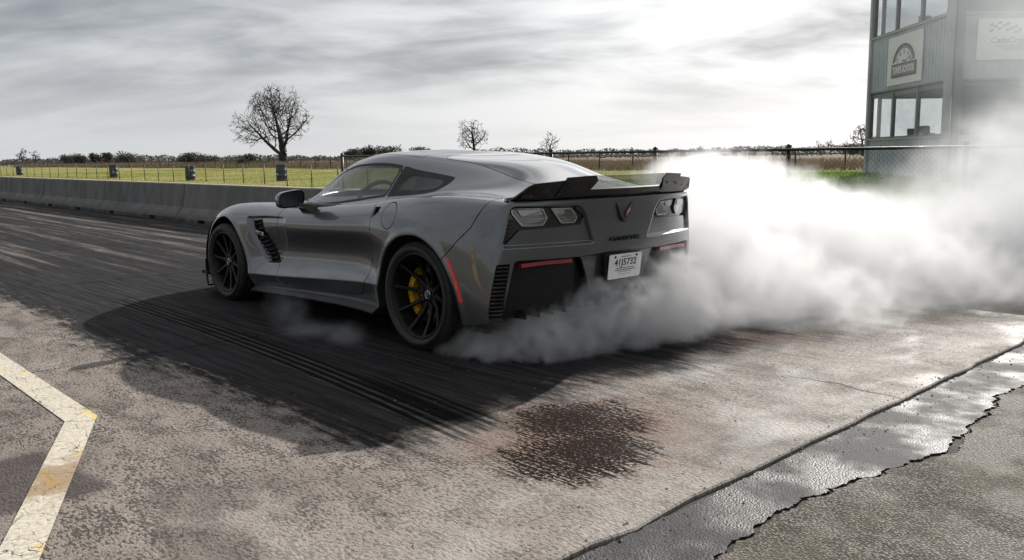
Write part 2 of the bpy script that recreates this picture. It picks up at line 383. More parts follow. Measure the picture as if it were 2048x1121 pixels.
asphalt('asphalt_old', (.050, .044, .034), (.27, .236, .188), 105., .70, .9, 1., (.12, .105, .085), (.022, .020, .016))
asphalt('asphalt_road', (.045, .045, .047), (.085, .083, .082), 70., .7, .85, .6)
simple('joint_dirt', (.030, .025, .020), .95, 0, .6, 25, .6, bdist=.01)
m, t = newmat('road_paint'); P = t.pos(); x, y, z = t.xyz(P)
n = t.noise(P, 55, 5, .65); b = t.noise(P, 5.5, 5, .6, .4); crk = t.vor(t.add(P, 0.) if False else t.node('ShaderNodeVectorMath', {0: P, 1: t.node('ShaderNodeVectorMath', {0: t.noise(P, 9., 4, .6, out='Color'), 1: (.12, .12, .12)}, operation='MULTIPLY')}, operation='ADD'), 5.2, 'DISTANCE_TO_EDGE')
yel = t.mul(t.ramp(b, .60, .64), t.ramp(n, .2, .4)); wear = t.ramp(t.noise(t.scale(P, (22, 60, 1)), 1., 5, .65), .56, .68)
col = t.mixc(t.ramp(n, .3, .7), (.36, .325, .26), (.56, .51, .42)); col = t.mixc(yel, col, (.60, .42, .10))
col = t.mixc(t.mul(wear, .7), col, (.13, .115, .095)); col = t.mixc(t.mul(t.ramp(crk, .010, .004), t.ramp(b, .35, .5)), col, (.03, .026, .02))
ow = t.mul(t.ramp(x, -.45, -.7), t.mul(t.ramp(x, -1.15, -.85), t.ramp(b, .38, .52))); col = t.mixc(t.mul(ow, .75), col, (.20, .115, .04))
finish(t, bsdf(t, color=col, rough=.75, normal=t.bump(t.sub(t.add(t.mul(n, .5), t.mul(t.ramp(crk, 0., .02), .6)), t.mul(wear, .5)), .6, .004)))
m, t = newmat('terrain'); P = t.pos(); x, y, z = t.xyz(P)
g1 = t.noise(t.scale(P, (.10, .22, 1)), 1., 6, .62); g2 = t.noise(P, 1.4, 5, .65); g3 = t.noise(P, 9., 4, .7); far = t.noise(t.scale(P, (.012, .03, 1)), 1., 5, .6)
gr = t.mixc(t.ramp(g1, .38, .62), (.190, .215, .035), (.320, .290, .095)); gr = t.mixc(t.ramp(g2, .4, .75), gr, (.200, .150, .080)); gr = t.mixc(t.mul(g3, .45), gr, (.035, .055, .012))
tw = t.mul(t.ramp(x, 24., 14.), t.ramp(y, -42., -34.)); gr = t.mixc(t.mul(tw, t.ramp(g1, .2, .6)), gr, t.mixc(g3, (.10, .19, .015), (.06, .13, .012)))
br = t.mixc(t.ramp(far, .35, .65), (.165, .130, .095), (.205, .175, .115)); br = t.mixc(t.ramp(g1, .45, .7), br, (.13, .105, .06)); br = t.mixc(t.mul(g3, .3), br, (.07, .05, .03))
dm = t.ramp(t.add(y, t.mul(t.sub(g1, .5), 14.)), -40., -46.)
finish(t, bsdf(t, color=t.mixc(dm, gr, br), rough=.95, normal=t.bump(t.add(g3, g2), .8, .08), spec=.15))
def leafy(name, a, b):
    m, t = newmat(name); P = t.pos(); n = t.noise(P, .8, 4, .6); r = t.noise(P, 11., 3, .6)
    c = t.mixc(n, a, b); c = t.mixc(t.mul(r, .5), c, tuple(q * .55 for q in a))
    d1 = bsdf(t, color=c, rough=.75, spec=.2); tr = t.node('ShaderNodeBsdfTranslucent', {'Color': c})
    finish(t, t.node('ShaderNodeMixShader', {0: .3, 1: d1, 2: tr}))
leafy('grass_blade', (.25, .285, .05), (.38, .34, .12)); leafy('grass_bright', (.12, .26, .012), (.17, .27, .03)); leafy('dry_blade', (.200, .155, .105), (.125, .095, .065))
leafy('bush_leaf', (.055, .060, .052), (.095, .090, .075)); leafy('bush_green', (.05, .075, .022), (.08, .09, .035))  # bush_leaf is greyed and lightened: distance haze put into its colour
# ---------------------------------------------------------------- terrain, track, asphalt
def ss(a, b, v): v = np.clip((v - a) / (b - a), 0, 1); return v * v * (3 - 2 * v)
def hgt(x, y):
    x = np.asarray(x, float); y = np.asarray(y, float)
    lump = .05 * np.sin(x * .31 + 1.3) * np.sin(y * .27) + .03 * np.sin(x * .83 + y * .6)
    return -.05 + .56 * np.exp(-(((x - 7) / 8.5) ** 2 + ((y + 23.5) / 7.5) ** 2)) + .30 * ss(-28, -46, y) + lump * ss(-10.5, -16, y) * (1 - .6 * ss(-60, -200, y))
def spaced(lo, hi, c, near, k=1.16):
    a = [c]; s = near
    while a[-1] < hi: a.append(a[-1] + s); s *= k if a[-1] - c > 30 else 1.0
    b = [c]; s = near
    while b[-1] > lo: b.append(b[-1] - s); s *= k if c - b[-1] > 30 else 1.0
    return np.array(sorted(set(b + a)))
gx, gy = spaced(-900, 2600, 8, .9), spaced(-2600, 700, -18, .9)
GX, GY = np.meshgrid(gx, gy, indexing='ij'); gv = np.stack([GX.ravel(), GY.ravel(), hgt(GX.ravel(), GY.ravel())], 1)
I = np.arange(len(gx) * len(gy)).reshape(len(gx), len(gy))
gf = np.stack([I[:-1, :-1].ravel(), I[1:, :-1].ravel(), I[1:, 1:].ravel(), I[:-1, 1:].ravel()], 1)
tag(link('ground', np_mesh('ground', gv, gf), 'terrain'), kind='structure')
base = MB().box((60, 1.2, -.034), (170, 26, .03)).build('track_bed', 'joint_dirt'); tag(base, kind='structure')
track = tag(empty('track'), kind='structure')
rs = random.Random(5)
XJ = [-2.55, 1.12] + [1.12 + 3.66 * k for k in range(1, 34)]
def slab(x0, x1, y0, y1, ztop, ragged0=False):
    v = []; f = []; n = 70 if ragged0 else 6
    ys = np.linspace(y0, y1, n); b = .006
    def xe(y): return x0 + (.006 * math.sin(y * 9.1) + .005 * math.sin(y * 23 + 1) + rs.uniform(-.003, .003) - (.02 if 1.9 < y < 2.02 else 0)) if ragged0 else x0
    A = [(xe(y), y) for y in ys]
    top = [(ax + b, y, ztop) for ax, y in A] + [(x1 - b, y, ztop) for y in reversed(ys)]
    mid = [(ax, y, ztop - b) for ax, y in A] + [(x1, y, ztop - b) for y in reversed(ys)]
    low = [(ax, y, ztop - .035) for ax, y in A] + [(x1, y, ztop - .035) for y in reversed(ys)]
    k = len(top); v = top + mid + low; f = [tuple(range(k))]
    for r in range(2):
        for i in range(k): f.append((r * k + i, (r + 1) * k + i, (r + 1) * k + (i + 1) % k, r * k + (i + 1) % k))
    return MB().raw(v, f)
for i in range(len(XJ) - 1):
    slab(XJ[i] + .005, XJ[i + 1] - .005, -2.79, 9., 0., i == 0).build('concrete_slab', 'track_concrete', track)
# strip of wet asphalt and the older broken asphalt in front of it
crk = [(-2.80, 6.), (-2.84, 4.6), (-2.80, 3.6), (-2.86, 2.6), (-2.869, 2.0), (-2.814, 1.539), (-2.845, 1.325), (-2.868, 1.069), (-2.931, .785), (-2.995, .562), (-2.95, .30), (-2.928, .034), (-2.90, -.20), (-2.853, -.456), (-2.875, -.736), (-2.90, -1.5), (-2.86, -2.3), (-2.90, -2.79)]
fine = []
for (a, b) in zip(crk, crk[1:]):
    n = 22
    for i in range(n):
        s = (i + (rs.uniform(-.42, .42) if i else 0)) / n; yy = a[1] + (b[1] - a[1]) * s
        fine.append((a[0] + (b[0] - a[0]) * s + .012 * math.sin(yy * 17.3) * math.sin(yy * 7.1 + 1) + .007 * math.sin(yy * 41 + 2) + rs.gauss(0, .0045), yy))
fine.append(crk[-1])
def sheet(name, left, right, z, mat, drop=.03, kind='structure'):
    """two polylines of equal length joined into a slab with a bevelled edge"""
    n = len(left); v = [(x, y, z) for x, y in left] + [(x, y, z) for x, y in right] + [(x, y, z - drop) for x, y in left] + [(x, y, z - drop) for x, y in right]
    f = []
    for i in range(n - 1):
        f += [(i, i + 1, n + i + 1, n + i), (2 * n + i, 2 * n + i + 1, i + 1, i), (n + i, n + i + 1, 3 * n + i + 1, 3 * n + i)]
    return tag(MB().raw(v, f).build(name, mat), kind=kind)
wv_ = [.003 + .012 * abs(math.sin(y * 1.9 + 2)) + (.022 if .3 < y < .75 else 0) + rs.uniform(0, .006) for x, y in fine]
sheet('asphalt_strip', [(-2.556 - rs.uniform(.004, .020), y) for x, y in fine], [(x + w_, y) for (x, y), w_ in zip(fine, wv_)], -.010, 'asphalt_wet')
sheet('asphalt_apron', [(x - w_ * .4, y) for (x, y), w_ in zip(fine, wv_)], [(-26., y * 4 - 4) for x, y in fine], -.006, 'asphalt_old')
tag(MB().raw([(-30, -9.2, -.022), (9, -9.2, -.022), (9, -2.80, -.022), (-30, -2.80, -.022)], [(0, 1, 2, 3)]).build('return_road', 'asphalt_road'), kind='structure')
pl = MB().raw([(60, 2.72, .004), (60, 2.86, .004), (-.028, 2.969, .004), (-.037, 2.831, .004)], [(3, 2, 1, 0)])
pl.raw([(-.037, 2.831, .004), (-.028, 2.969, .004), (-2.42, 3.99, .004), (-2.42, 3.85, .004)], [(0, 1, 2, 3)])
tag(pl.build('painted_line', 'road_paint'), 'worn cream painted line bending across the concrete', 'road marking')
# joint crack running over the slab at the back
cp = [(-1.93, -.06), (-2.05, -.09), (-2.12, -.085), (-2.21, -.11), (-2.30, -.075), (-2.389, -.062), (-2.46, -.075), (-2.552, -.05)]
q = MB(); v = []; f = []
for i, (x, y) in enumerate(cp):
    wd = .0015 + .003 * math.sin(math.pi * i / 7); v += [(x, y - wd, .0012), (x, y + wd, .0012)]
q.raw(v, [(2 * i, 2 * i + 1, 2 * i + 3, 2 * i + 2) for i in range(len(cp) - 1)])
co_ = q.build('slab_crack', 'joint_dirt', track)
# loose grit
q = MB()
for i in range(900):
    x = rs.uniform(-3.4, .2) if i % 3 else rs.uniform(-2.7, -2.5); y = rs.uniform(-2.5, 3.6); s = rs.uniform(.0015, .0045) * (1.9 if rs.random() < .06 else 1)
    z = (0 if x > -2.55 else -.010) + s * .4
    vv = [(x + s * rs.uniform(.7, 1.2), y, z), (x - s, y + s * rs.uniform(.5, 1.2), z), (x - s * .8, y - s, z), (x, y, z + s * rs.uniform(.6, 1.1)), (x, y, z - s * .5)]
    q.raw(vv, [(0, 1, 3), (1, 2, 3), (2, 0, 3), (1, 0, 4), (2, 1, 4), (0, 2, 4)])
simple('grit', (.10, .09, .08), .8, 0, .6, 90)
tag(q.build('gravel', 'grit'), 'loose dark grit scattered over the concrete', 'gravel', kind='stuff')
# ---------------------------------------------------------------- concrete barrier
m, t = newmat('barrier_concrete'); P = t.pos(); x, y, z = t.xyz(P); rd = t.rand()
n = t.noise(t.scale(P, (1, 1, .35)), 3.2, 6, .65); n2 = t.noise(P, 42, 5, .6); vs_ = t.noise(t.scale(P, (4, 1, .25)), 1., 5, .6)
col = t.mixc(t.ramp(n, .3, .7), (.090, .089, .089), (.155, .152, .150)); col = t.mixc(t.mul(t.ramp(vs_, .5, .72), .5), col, (.06, .058, .056))
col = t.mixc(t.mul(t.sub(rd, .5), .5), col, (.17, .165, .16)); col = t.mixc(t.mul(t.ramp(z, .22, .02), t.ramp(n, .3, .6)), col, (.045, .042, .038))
col = t.mixc(t.ramp(z, .70, .728), col, t.mixc(n2, (.34, .31, .25), (.46, .43, .36)))  # sunlit top edge painted into the colour as a pale band
finish(t, bsdf(t, color=col, rough=.9, normal=t.bump(t.add(n2, t.mul(n, .6)), .4, .006), spec=.3))
prof = [(-2.60, .0), (-2.60, .07), (-2.765, .27), (-2.835, .725), (-2.845, .735), (-2.955, .735), (-2.965, .725), (-3.035, .27), (-3.20, .07), (-3.20, .0)]
def barrier_mesh(L, slots):
    """jersey profile with rectangular lifting slots cut through the foot"""
    q = MB(); xs = [0.]
    for s in slots: xs += [s - .15, s + .15]
    xs.append(L); hi = .065
    for i in range(len(xs) - 1):
        pr = list(prof)
        if i % 2: pr = [(-2.60, hi), (-2.60, .07)] + pr[2:-2] + [(-3.20, .07), (-3.20, hi)]
        a, b = xs[i], xs[i + 1]; k = len(pr)
        v = [(a, y, z) for y, z in pr] + [(b, y, z) for y, z in pr]
        f = [(e, (e + 1) % k, (e + 1) % k + k, e + k) for e in range(k)] + [tuple(range(k)), tuple(reversed(range(k, 2 * k)))]
        q.raw(v, f)
    return q.mesh('barrier_segment')
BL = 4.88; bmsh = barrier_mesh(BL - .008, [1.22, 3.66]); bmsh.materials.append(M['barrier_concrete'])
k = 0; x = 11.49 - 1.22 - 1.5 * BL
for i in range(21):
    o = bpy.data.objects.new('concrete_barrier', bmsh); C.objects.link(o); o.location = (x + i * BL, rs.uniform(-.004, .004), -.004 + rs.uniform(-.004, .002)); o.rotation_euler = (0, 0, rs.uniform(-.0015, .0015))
    if 1: lab = 'grey concrete barrier segment, %s of the row counting away from the car' % ['first', 'second', 'third', 'fourth', 'fifth', 'sixth', 'seventh', 'eighth', 'ninth', 'tenth', 'eleventh', 'twelfth', 'thirteenth', 'fourteenth', 'fifteenth', 'sixteenth', 'seventeenth', 'eighteenth', 'nineteenth', 'twentieth', 'twenty-first'][i]
    tag(o, lab, 'barrier', 'concrete barriers along the track')
# ---------------------------------------------------------------- fences
simple('fence_black', (.012, .013, .014), .45, .2, .25, 30)
simple('fence_green', (.035, .045, .040), .6, .2, .25, 30)
simple('fence_wood', (.030, .024, .020), .85, 0, .35, 30, .4)
simple('wire', (.05, .052, .052), .5, .6, .2, 60)
def wires(segs, r):
    """thin three-sided wires, one mesh"""
    q = MB()
    for a, b in segs: q.tube([a, b], r, 3, False, True)
    return q
def chain(x0, x1, y, z0, z1, pitch):
    segs = []; H = z1 - z0
    xx = x0 - H
    while xx < x1:
        for s in (1, -1):
            ax, az, bx, bz = (xx, z0, xx + H, z1) if s > 0 else (xx, z1, xx + H, z0)
            if ax < x0: k = (x0 - ax) / (bx - ax); ax, az = x0, az + (bz - az) * k
            if bx > x1: k = (x1 - ax) / (bx - ax) if bx > ax else 0; bx, bz = x1, az + (bz - az) * k
            if bx > ax: segs.append(((ax, y + s * .003, az), (bx, y + s * .003, bz)))
        xx += pitch
    return segs
# near black chain-link fence with a top rail
fc = tag(empty('chain_link_fence', (19.2, -10.5, 0)), 'black chain-link fence with thick top rail in front of the tower', 'fence')
def kid(q, name, mat, par): o = q.build(name, mat, par); o.matrix_parent_inverse = Matrix.Translation(-Vector(par.location)); return o
for k in range(9):
    x = 19.2 - 3.05 * k; g = float(hgt(x, -10.5)); top = 1.31; r = .042 if k in (0, 3, 5) or k % 2 == 0 else .034
    q = MB().tube([(x, -10.5, g - .1), (x, -10.5, top)], r, 12); q.lathe([(r + .008, top - .03), (r + .008, top + .005), (r * .6, top + .03), (0, top + .035)], 12, 'z', (x, -10.5, 0))
    kid(q, 'fence_post', 'fence_black', fc)
kid(MB().tube([(19.2, -10.46, 1.245), (-6., -10.46, 1.235)], .026, 10), 'top_rail', 'fence_black', fc)
kid(MB().tube([(19.2, -10.46, .03), (-6., -10.46, .03)], .004, 5), 'bottom_wire', 'wire', fc)
kid(wires(chain(-6., 19.2, -10.45, .0, 1.235, .092), .0020), 'chain_mesh', 'fence_black', fc)
# low fence on thin posts beyond the barrier
fa = tag(empty('low_wire_fence', (19.2, -16., 0)), 'low wire fence on thin green posts across the grass', 'fence')
xs = [19.3 + 2.28 * k for k in range(32)]
for x in xs:
    g = float(hgt(x, -16.)); kid(MB().tube([(x, -16., g - .1), (x + rs.uniform(-.02, .02), -16. + rs.uniform(-.02, .02), g + 1.0)], .024, 6), 'fence_post', 'fence_green', fa)
for h in (.05, .35, .65, .97): kid(wires([((a, -16.03, float(hgt(a, -16)) + h), (b, -16.03, float(hgt(b, -16)) + h)) for a, b in zip(xs, xs[1:])], .006 if h > .9 else .0035), 'fence_wire', 'fence_green', fa)
# far dark fence
fb = tag(empty('field_fence', (17.7, -41., 0)), 'dark post fence far back along the edge of the brown field', 'fence')
xs = [6. + 2.93 * k for k in range(68)]
for i, x in enumerate(xs):
    g = float(hgt(x, -41.)); kid(MB().tube([(x, -41., g - .1), (x + rs.uniform(-.03, .03), -41. + rs.uniform(-.03, .03), g + rs.uniform(1.22, 1.34))], .05, 6), 'fence_post', 'fence_wood', fb)
for h in (.3, .6, .9, 1.15): kid(wires([((a, -41.06, float(hgt(a, -41)) + h), (b, -41.06, float(hgt(b, -41)) + h)) for a, b in zip(xs, xs[1:])], .010 if h > 1 else .006), 'fence_wire', 'fence_wood', fb)
# ---------------------------------------------------------------- barrels
m, t = newmat('barrel_paint'); o = t.obj()
n = t.noise(o, 3., 5, .6); n2 = t.noise(t.scale(o, (2, 2, 1)), 2.2, 4, .6); x, y, z = t.xyz(o)
col = t.mixc(n, (.022, .030, .045), (.045, .055, .075)); col = t.mixc(t.mul(t.ramp(n2, .58, .66), t.ramp(t.m('ABSOLUTE', t.sub(z, .5)), .22, .12)), col, (.34, .36, .38)); col = t.mixc(t.ramp(t.noise(o, 9, 5, .7), .62, .7), col, (.09, .05, .03))
finish(t, bsdf(t, color=col, rough=.55, metal=.1))
def barrel_parts(par):
    q = MB().lathe([(.0, .0), (.27, .0), (.29, .02), (.285, .05), (.285, .27), (.298, .285), (.298, .30), (.285, .315), (.285, .56), (.298, .575), (.298, .59), (.285, .605), (.285, .84), (.292, .87), (.292, .885), (.27, .885), (.265, .84), (.0, .80)], 28, 'z')
    q.build('drum', 'barrel_paint', par)
    MB().lathe([(.284, .868), (.298, .868), (.298, .886), (.284, .886)], 28, 'z', closed=True).build('drum_rim', 'barrel_paint', par)
for (x, y, rz, lab) in ((38.4, -18.6, .3, 'dark blue steel barrel on the grass nearest the car windscreen'), (46.6, -17.0, 2., 'dark blue steel barrel on the grass right of the fence middle, second from the car'),
                        (59.6, -16.9, 4., 'dark blue steel barrel on the grass third from the car'), (86.5, -17.3, 5., 'small far dark blue steel barrel near the left edge')):
    b = tag(empty('steel_barrel', (x, y, float(hgt(x, y))), rz), lab, 'barrel', 'steel barrels on the grass'); barrel_parts(b)
# ---------------------------------------------------------------- control tower
m, t = newmat('siding_white'); o = t.obj(); n = t.noise(o, 2.5, 6, .65); n2 = t.noise(t.scale(o, (6, 6, .5)), 1., 5, .6)
col = t.mixc(t.ramp(n, .3, .75), (.34, .375, .43), (.26, .29, .335)); col = t.mixc(t.mul(t.ramp(n2, .52, .75), .5), col, (.20, .21, .225))
finish(t, bsdf(t, color=col, rough=.5, metal=.0))
simple('tower_frame', (.12, .13, .14), .5, .3, .2, 20); simple('tower_trim', (.30, .31, .32), .6, 0, .15, 20); simple('tower_dark', (.03, .03, .033), .7, 0, .2, 20)
simple('blind_grey', (.085, .095, .105), .8, 0, .3, 3); simple('sign_white', (.62, .62, .63), .5, 0, .08, 12); simple('sign_ink', (.045, .035, .045), .5, 0, .1, 30); simple('sign_mauve', (.16, .11, .14), .5, 0, .1, 30); simple('sign_pale', (.20, .21, .23), .6, 0, .1, 20); simple('sign_orange', (.52, .40, .33), .5, 0, .1, 30)
glass('tower_glass', (.70, .74, .75), .02, (.3, .32, .33))
OT = Vector((4.83, -20.11, 0)); ax = Vector((.7215, -.6924, 0)); bx = Vector((-.6924, -.7215, 0)); LA, LB = 5.14, 6.0
tw = tag(empty('control_tower', (OT.x, OT.y, .2)), 'white corrugated control tower with window bands and painted signs', 'tower')
TW = Matrix(((ax.x, bx.x, 0, OT.x), (ax.y, bx.y, 0, OT.y), (0, 0, 1, 0), (0, 0, 0, 1)))        # (along left face, along right face, up)
INV = Matrix.Translation(-Vector(tw.location))
def tk(q, name, mat, par=None, mesh=False):
    me = q if mesh else q.mesh(name); me.transform(TW); o = link(name, me, mat, par or tw)
    o.matrix_parent_inverse = INV if par is None else Matrix.Identity(4)
    return o
def siding(u0, u1, z0, z1, face):
    """corrugated sheet on one face; face 0: b=0 plane, 1: a=0 plane, 2: b=LB, 3: a=LA"""
    n = max(2, int((u1 - u0) / .05)); v = []; f = []; pitch = .20
    us = []; u = u0
    while u < u1 - 1e-6:
        for (du, d) in ((0, 0), (.12, 0), (.14, .016), (.17, .016), (.19, 0)):
            if u + du <= u1: us.append((u + du, d))
        u += pitch
    us.append((u1, 0))
    def pt(u, d, z): return {0: (u, -d, z), 1: (-d, u, z), 2: (u, LB + d, z), 3: (LA + d, u, z)}[face]
    for (u, d) in us: v += [pt(u, d, z0), pt(u, d, z1)]
    return MB().raw(v, [(2 * i, 2 * i + 1, 2 * i + 3, 2 * i + 2) for i in range(len(us) - 1)])
LEV = [(.1, 1.55), (3.02, 4.71), (6.25, 7.3)]
for face, L in ((0, LA), (1, LB), (2, LA), (3, LB)):
    for z0, z1 in LEV:
        tk(siding(0, L, z0, z1, face), 'siding_sheet', 'siding_white')
        def strip(z, h, d): return {0: ((L / 2, -d / 2, z), (L + .04, d, h)), 1: ((-d / 2, L / 2, z), (d, L + .04, h)), 2: ((L / 2, LB + d / 2, z), (L + .04, d, h)), 3: ((LA + d / 2, L / 2, z), (d, L + .04, h))}[face]
        if z0 > 1: tk(MB().box(*strip(z0 + .01, .05, .05)), 'flashing', 'tower_frame')
        if z1 < 7: tk(MB().box(*strip(z1 + .015, .05, .06)), 'sill', 'tower_trim')
    for z0, z1 in ((1.55, 3.02), (4.71, 6.25)):
        cuts = {0: [0.06, 1.78, 3.42, LA - .06], 1: [.35, 4.6, LB - .1], 2: [.06, 1.78, 3.42, LA - .06], 3: [.3, 2.4, 4.2, LB - .1]}[face]
        place = lambda u, d: {0: (u, d), 1: (d, u), 2: (u, LB - d), 3: (LA - d, u)}[face]
        for u in cuts:
            a, b = place(u, .05); tk(MB().box((a, b, (z0 + z1) / 2), (.10, .10, z1 - z0)), 'mullion', 'tower_frame')
        for u0, u1 in zip(cuts, cuts[1:]):
            if face == 1 and u1 - u0 < 2: 
                a, b = place((u0 + u1) / 2, .03); tk(MB().box((a, b, (z0 + z1) / 2), (.05, u1 - u0, z1 - z0)), 'wall_panel', 'siding_white'); continue
            a0, b0 = place(u0 + .05, .05); a1, b1 = place(u1 - .05, .05)
            if face == 1: tk(MB().box((.16, (b0 + b1) / 2, (z0 + z1) / 2), (.02, abs(b1 - b0) + .1, z1 - z0)), 'window_blind', 'blind_grey')
            wo = tk(MB().raw([(a0, b0, z0 + .04), (a1, b1, z0 + .04), (a1, b1, z1 - .04), (a0, b0, z1 - .04)], [(0, 1, 2, 3)]), 'window_pane', 'tower_glass')
            for zz in (z0 + .06, z1 - .10):
                c = ((a0 + a1) / 2, (b0 + b1) / 2, zz); d = (abs(a1 - a0) + .02 if abs(a1 - a0) > .2 else .06, abs(b1 - b0) + .02 if abs(b1 - b0) > .2 else .06, .06 if zz < z1 - .5 else .12)
                tk(MB().box(c, d), 'window_rail', 'tower_frame', wo)
for (a, b) in ((0, 0), (LA, 0), (0, LB), (LA, LB)):
    tk(MB().box((a, b, 3.7), (.16, .16, 7.2), None, .01), 'corner_post', 'tower_trim')
tk(MB().box((-.10, .20, 3.4), (.10, .22, 6.6), None, .02), 'downpipe', 'tower_frame')
for z in (1.0, 3.05, 4.55): tk(MB().box((LA / 2, LB / 2, z - .06), (LA - .1, LB - .1, .10)), 'floor_slab', 'tower_dark')
tk(MB().box((LA / 2, LB / 2, 3.0 + .05), (LA - .12, LB - .12, .02)), 'ceiling', 'tower_trim')
tk(MB().box((LA / 2, LB / 2, 7.35), (LA + .5, LB + .5, .14), None, .03), 'roof', 'tower_trim')
for (a, b, z, d) in ((3.1, .9, 1.45, (.45, .45, .55)), (4.3, 1.2, 1.45, (.5, .5, .5)), (2.2, 1.2, 4.9, (.42, .42, .75)), (3.6, 1.0, 4.75, (.4, .4, .55)), (3.0, 3.5, 4.75, (.4, .45, .6)), (2.6, 2.6, 1.4, (.5, .5, .6))):
    q = MB().box((a, b, z), d, None, .05); q.box((a + d[0] * .35, b, z + d[2] * .5), (.10, d[1] * .9, d[2] * .8), (0, .15, 0), .03); tk(q, 'office_chair', 'tower_dark')
# sign with a rev counter on the left face
sg = tk(MB().box((2.62, -.035, 3.86), (2.30, .03, 1.42), None, .004), 'gauge_sign', 'sign_white')
def on_left(me, u0, z0, d0): return xform(me, lambda v: Vector((u0 - v.x, d0 - v.z, z0 + v.y)))
q = MB(); n = 40; c0 = (2.66, 3.72)
def arc(r0, r1, a0, a1, d0, d1, sx=1., sz=1.):
    v = []; f = []; n = 28
    for i in range(n + 1):
        a = a0 + (a1 - a0) * i / n
        for r in (r0, r1):
            for d in (d0, d1): v.append((c0[0] - r * math.cos(a) * sx, d, c0[1] + r * math.sin(a) * sz))
    for i in range(n):
        b = i * 4; f += [(b, b + 2, b + 6, b + 4), (b + 1, b + 5, b + 7, b + 3), (b, b + 4, b + 5, b + 1), (b + 2, b + 3, b + 7, b + 6)]
    return MB().raw(v, f)
tk(arc(.66, .74, R(8), R(172), -.052, -.060, 1., .80), 'dial_rim', 'sign_ink', sg); tk(arc(.58, .60, R(12), R(168), -.052, -.058, 1., .80), 'dial_ring', 'sign_ink', sg)
for i in range(25):
    a = R(14 + 152 * i / 24); q = MB().box((c0[0] - .62 * math.cos(a), -.055, c0[1] + .62 * math.sin(a) * .80), (.014, .008, .055), (0, a - math.pi / 2, 0)); tk(q, 'dial_tick', 'sign_ink', sg)
for ch, a in (('2', 174), ('3', 163), ('4', 128), ('5', 92), ('6', 58), ('7', 20)):
    r = .45 if ch != '2' else .56
    tk(on_left(text_mesh(ch, .17, .003, .004), c0[0] + r * math.cos(R(a)) * -1. * -1., c0[1] + r * .80 * math.sin(R(a)), -.054), 'dial_number', 'sign_mauve', sg, True)
tk(on_left(text_mesh('x1000', .075, .003), c0[0], c0[1] + .10, -.054), 'dial_caption', 'sign_ink', sg, True)
tk(MB().box((c0[0] - .22, -.056, c0[1] + .10), (.5, .008, .014), (0, R(28) , 0)), 'needle', 'sign_ink', sg)
tk(MB().box((2.62, -.056, 3.56), (1.66, .016, .40)), 'banner', 'sign_ink', sg); tk(MB().box((2.62, -.066, 3.575), (1.54, .008, .30)), 'banner_face', 'sign_mauve', sg)
tm = text_mesh('TUNER SCHOOL', .27, .004, .008); wsx = [v.co.x for v in tm.vertices]; kx = 1.46 / (max(wsx) - min(wsx)); xform(tm, lambda v: Vector((v.x * kx, v.y, v.z)))
tk(on_left(tm, 2.62, 3.565, -.072), 'sign_lettering', 'sign_white', sg, True)
# flag sign on the right face
s2 = tk(MB().box((-.035, 1.55, 4.05), (.03, 1.75, 1.05), None, .004), 'flag_sign', 'sign_white')
def on_right(me, u0, z0, d0): return xform(me, lambda v: Vector((d0 - v.z, u0 + v.x, z0 + v.y)))
for i in range(8):
    for j in range(3):
        if (i + j) % 2 == 0: tk(MB().box((-.055, 1.02 + i * .105, 4.42 - j * .075 + .05 * math.sin(i * .7)), (.008, .10, .07), (.25, 0, 0)), 'flag_square', 'sign_pale', s2)
tk(on_right(text_mesh('CadaCounty', .22, .003, .004), 1.58, 4.02, -.055), 'sign_lettering', 'sign_pale', s2, True)
tk(MB().prism([(1.1, 3.90), (2.2, 3.96), (2.35, 3.90), (2.1, 3.80), (1.5, 3.74)], -.052, -.058, lambda u, v, d: (d, u, v)), 'sign_swoosh', 'sign_orange', s2)
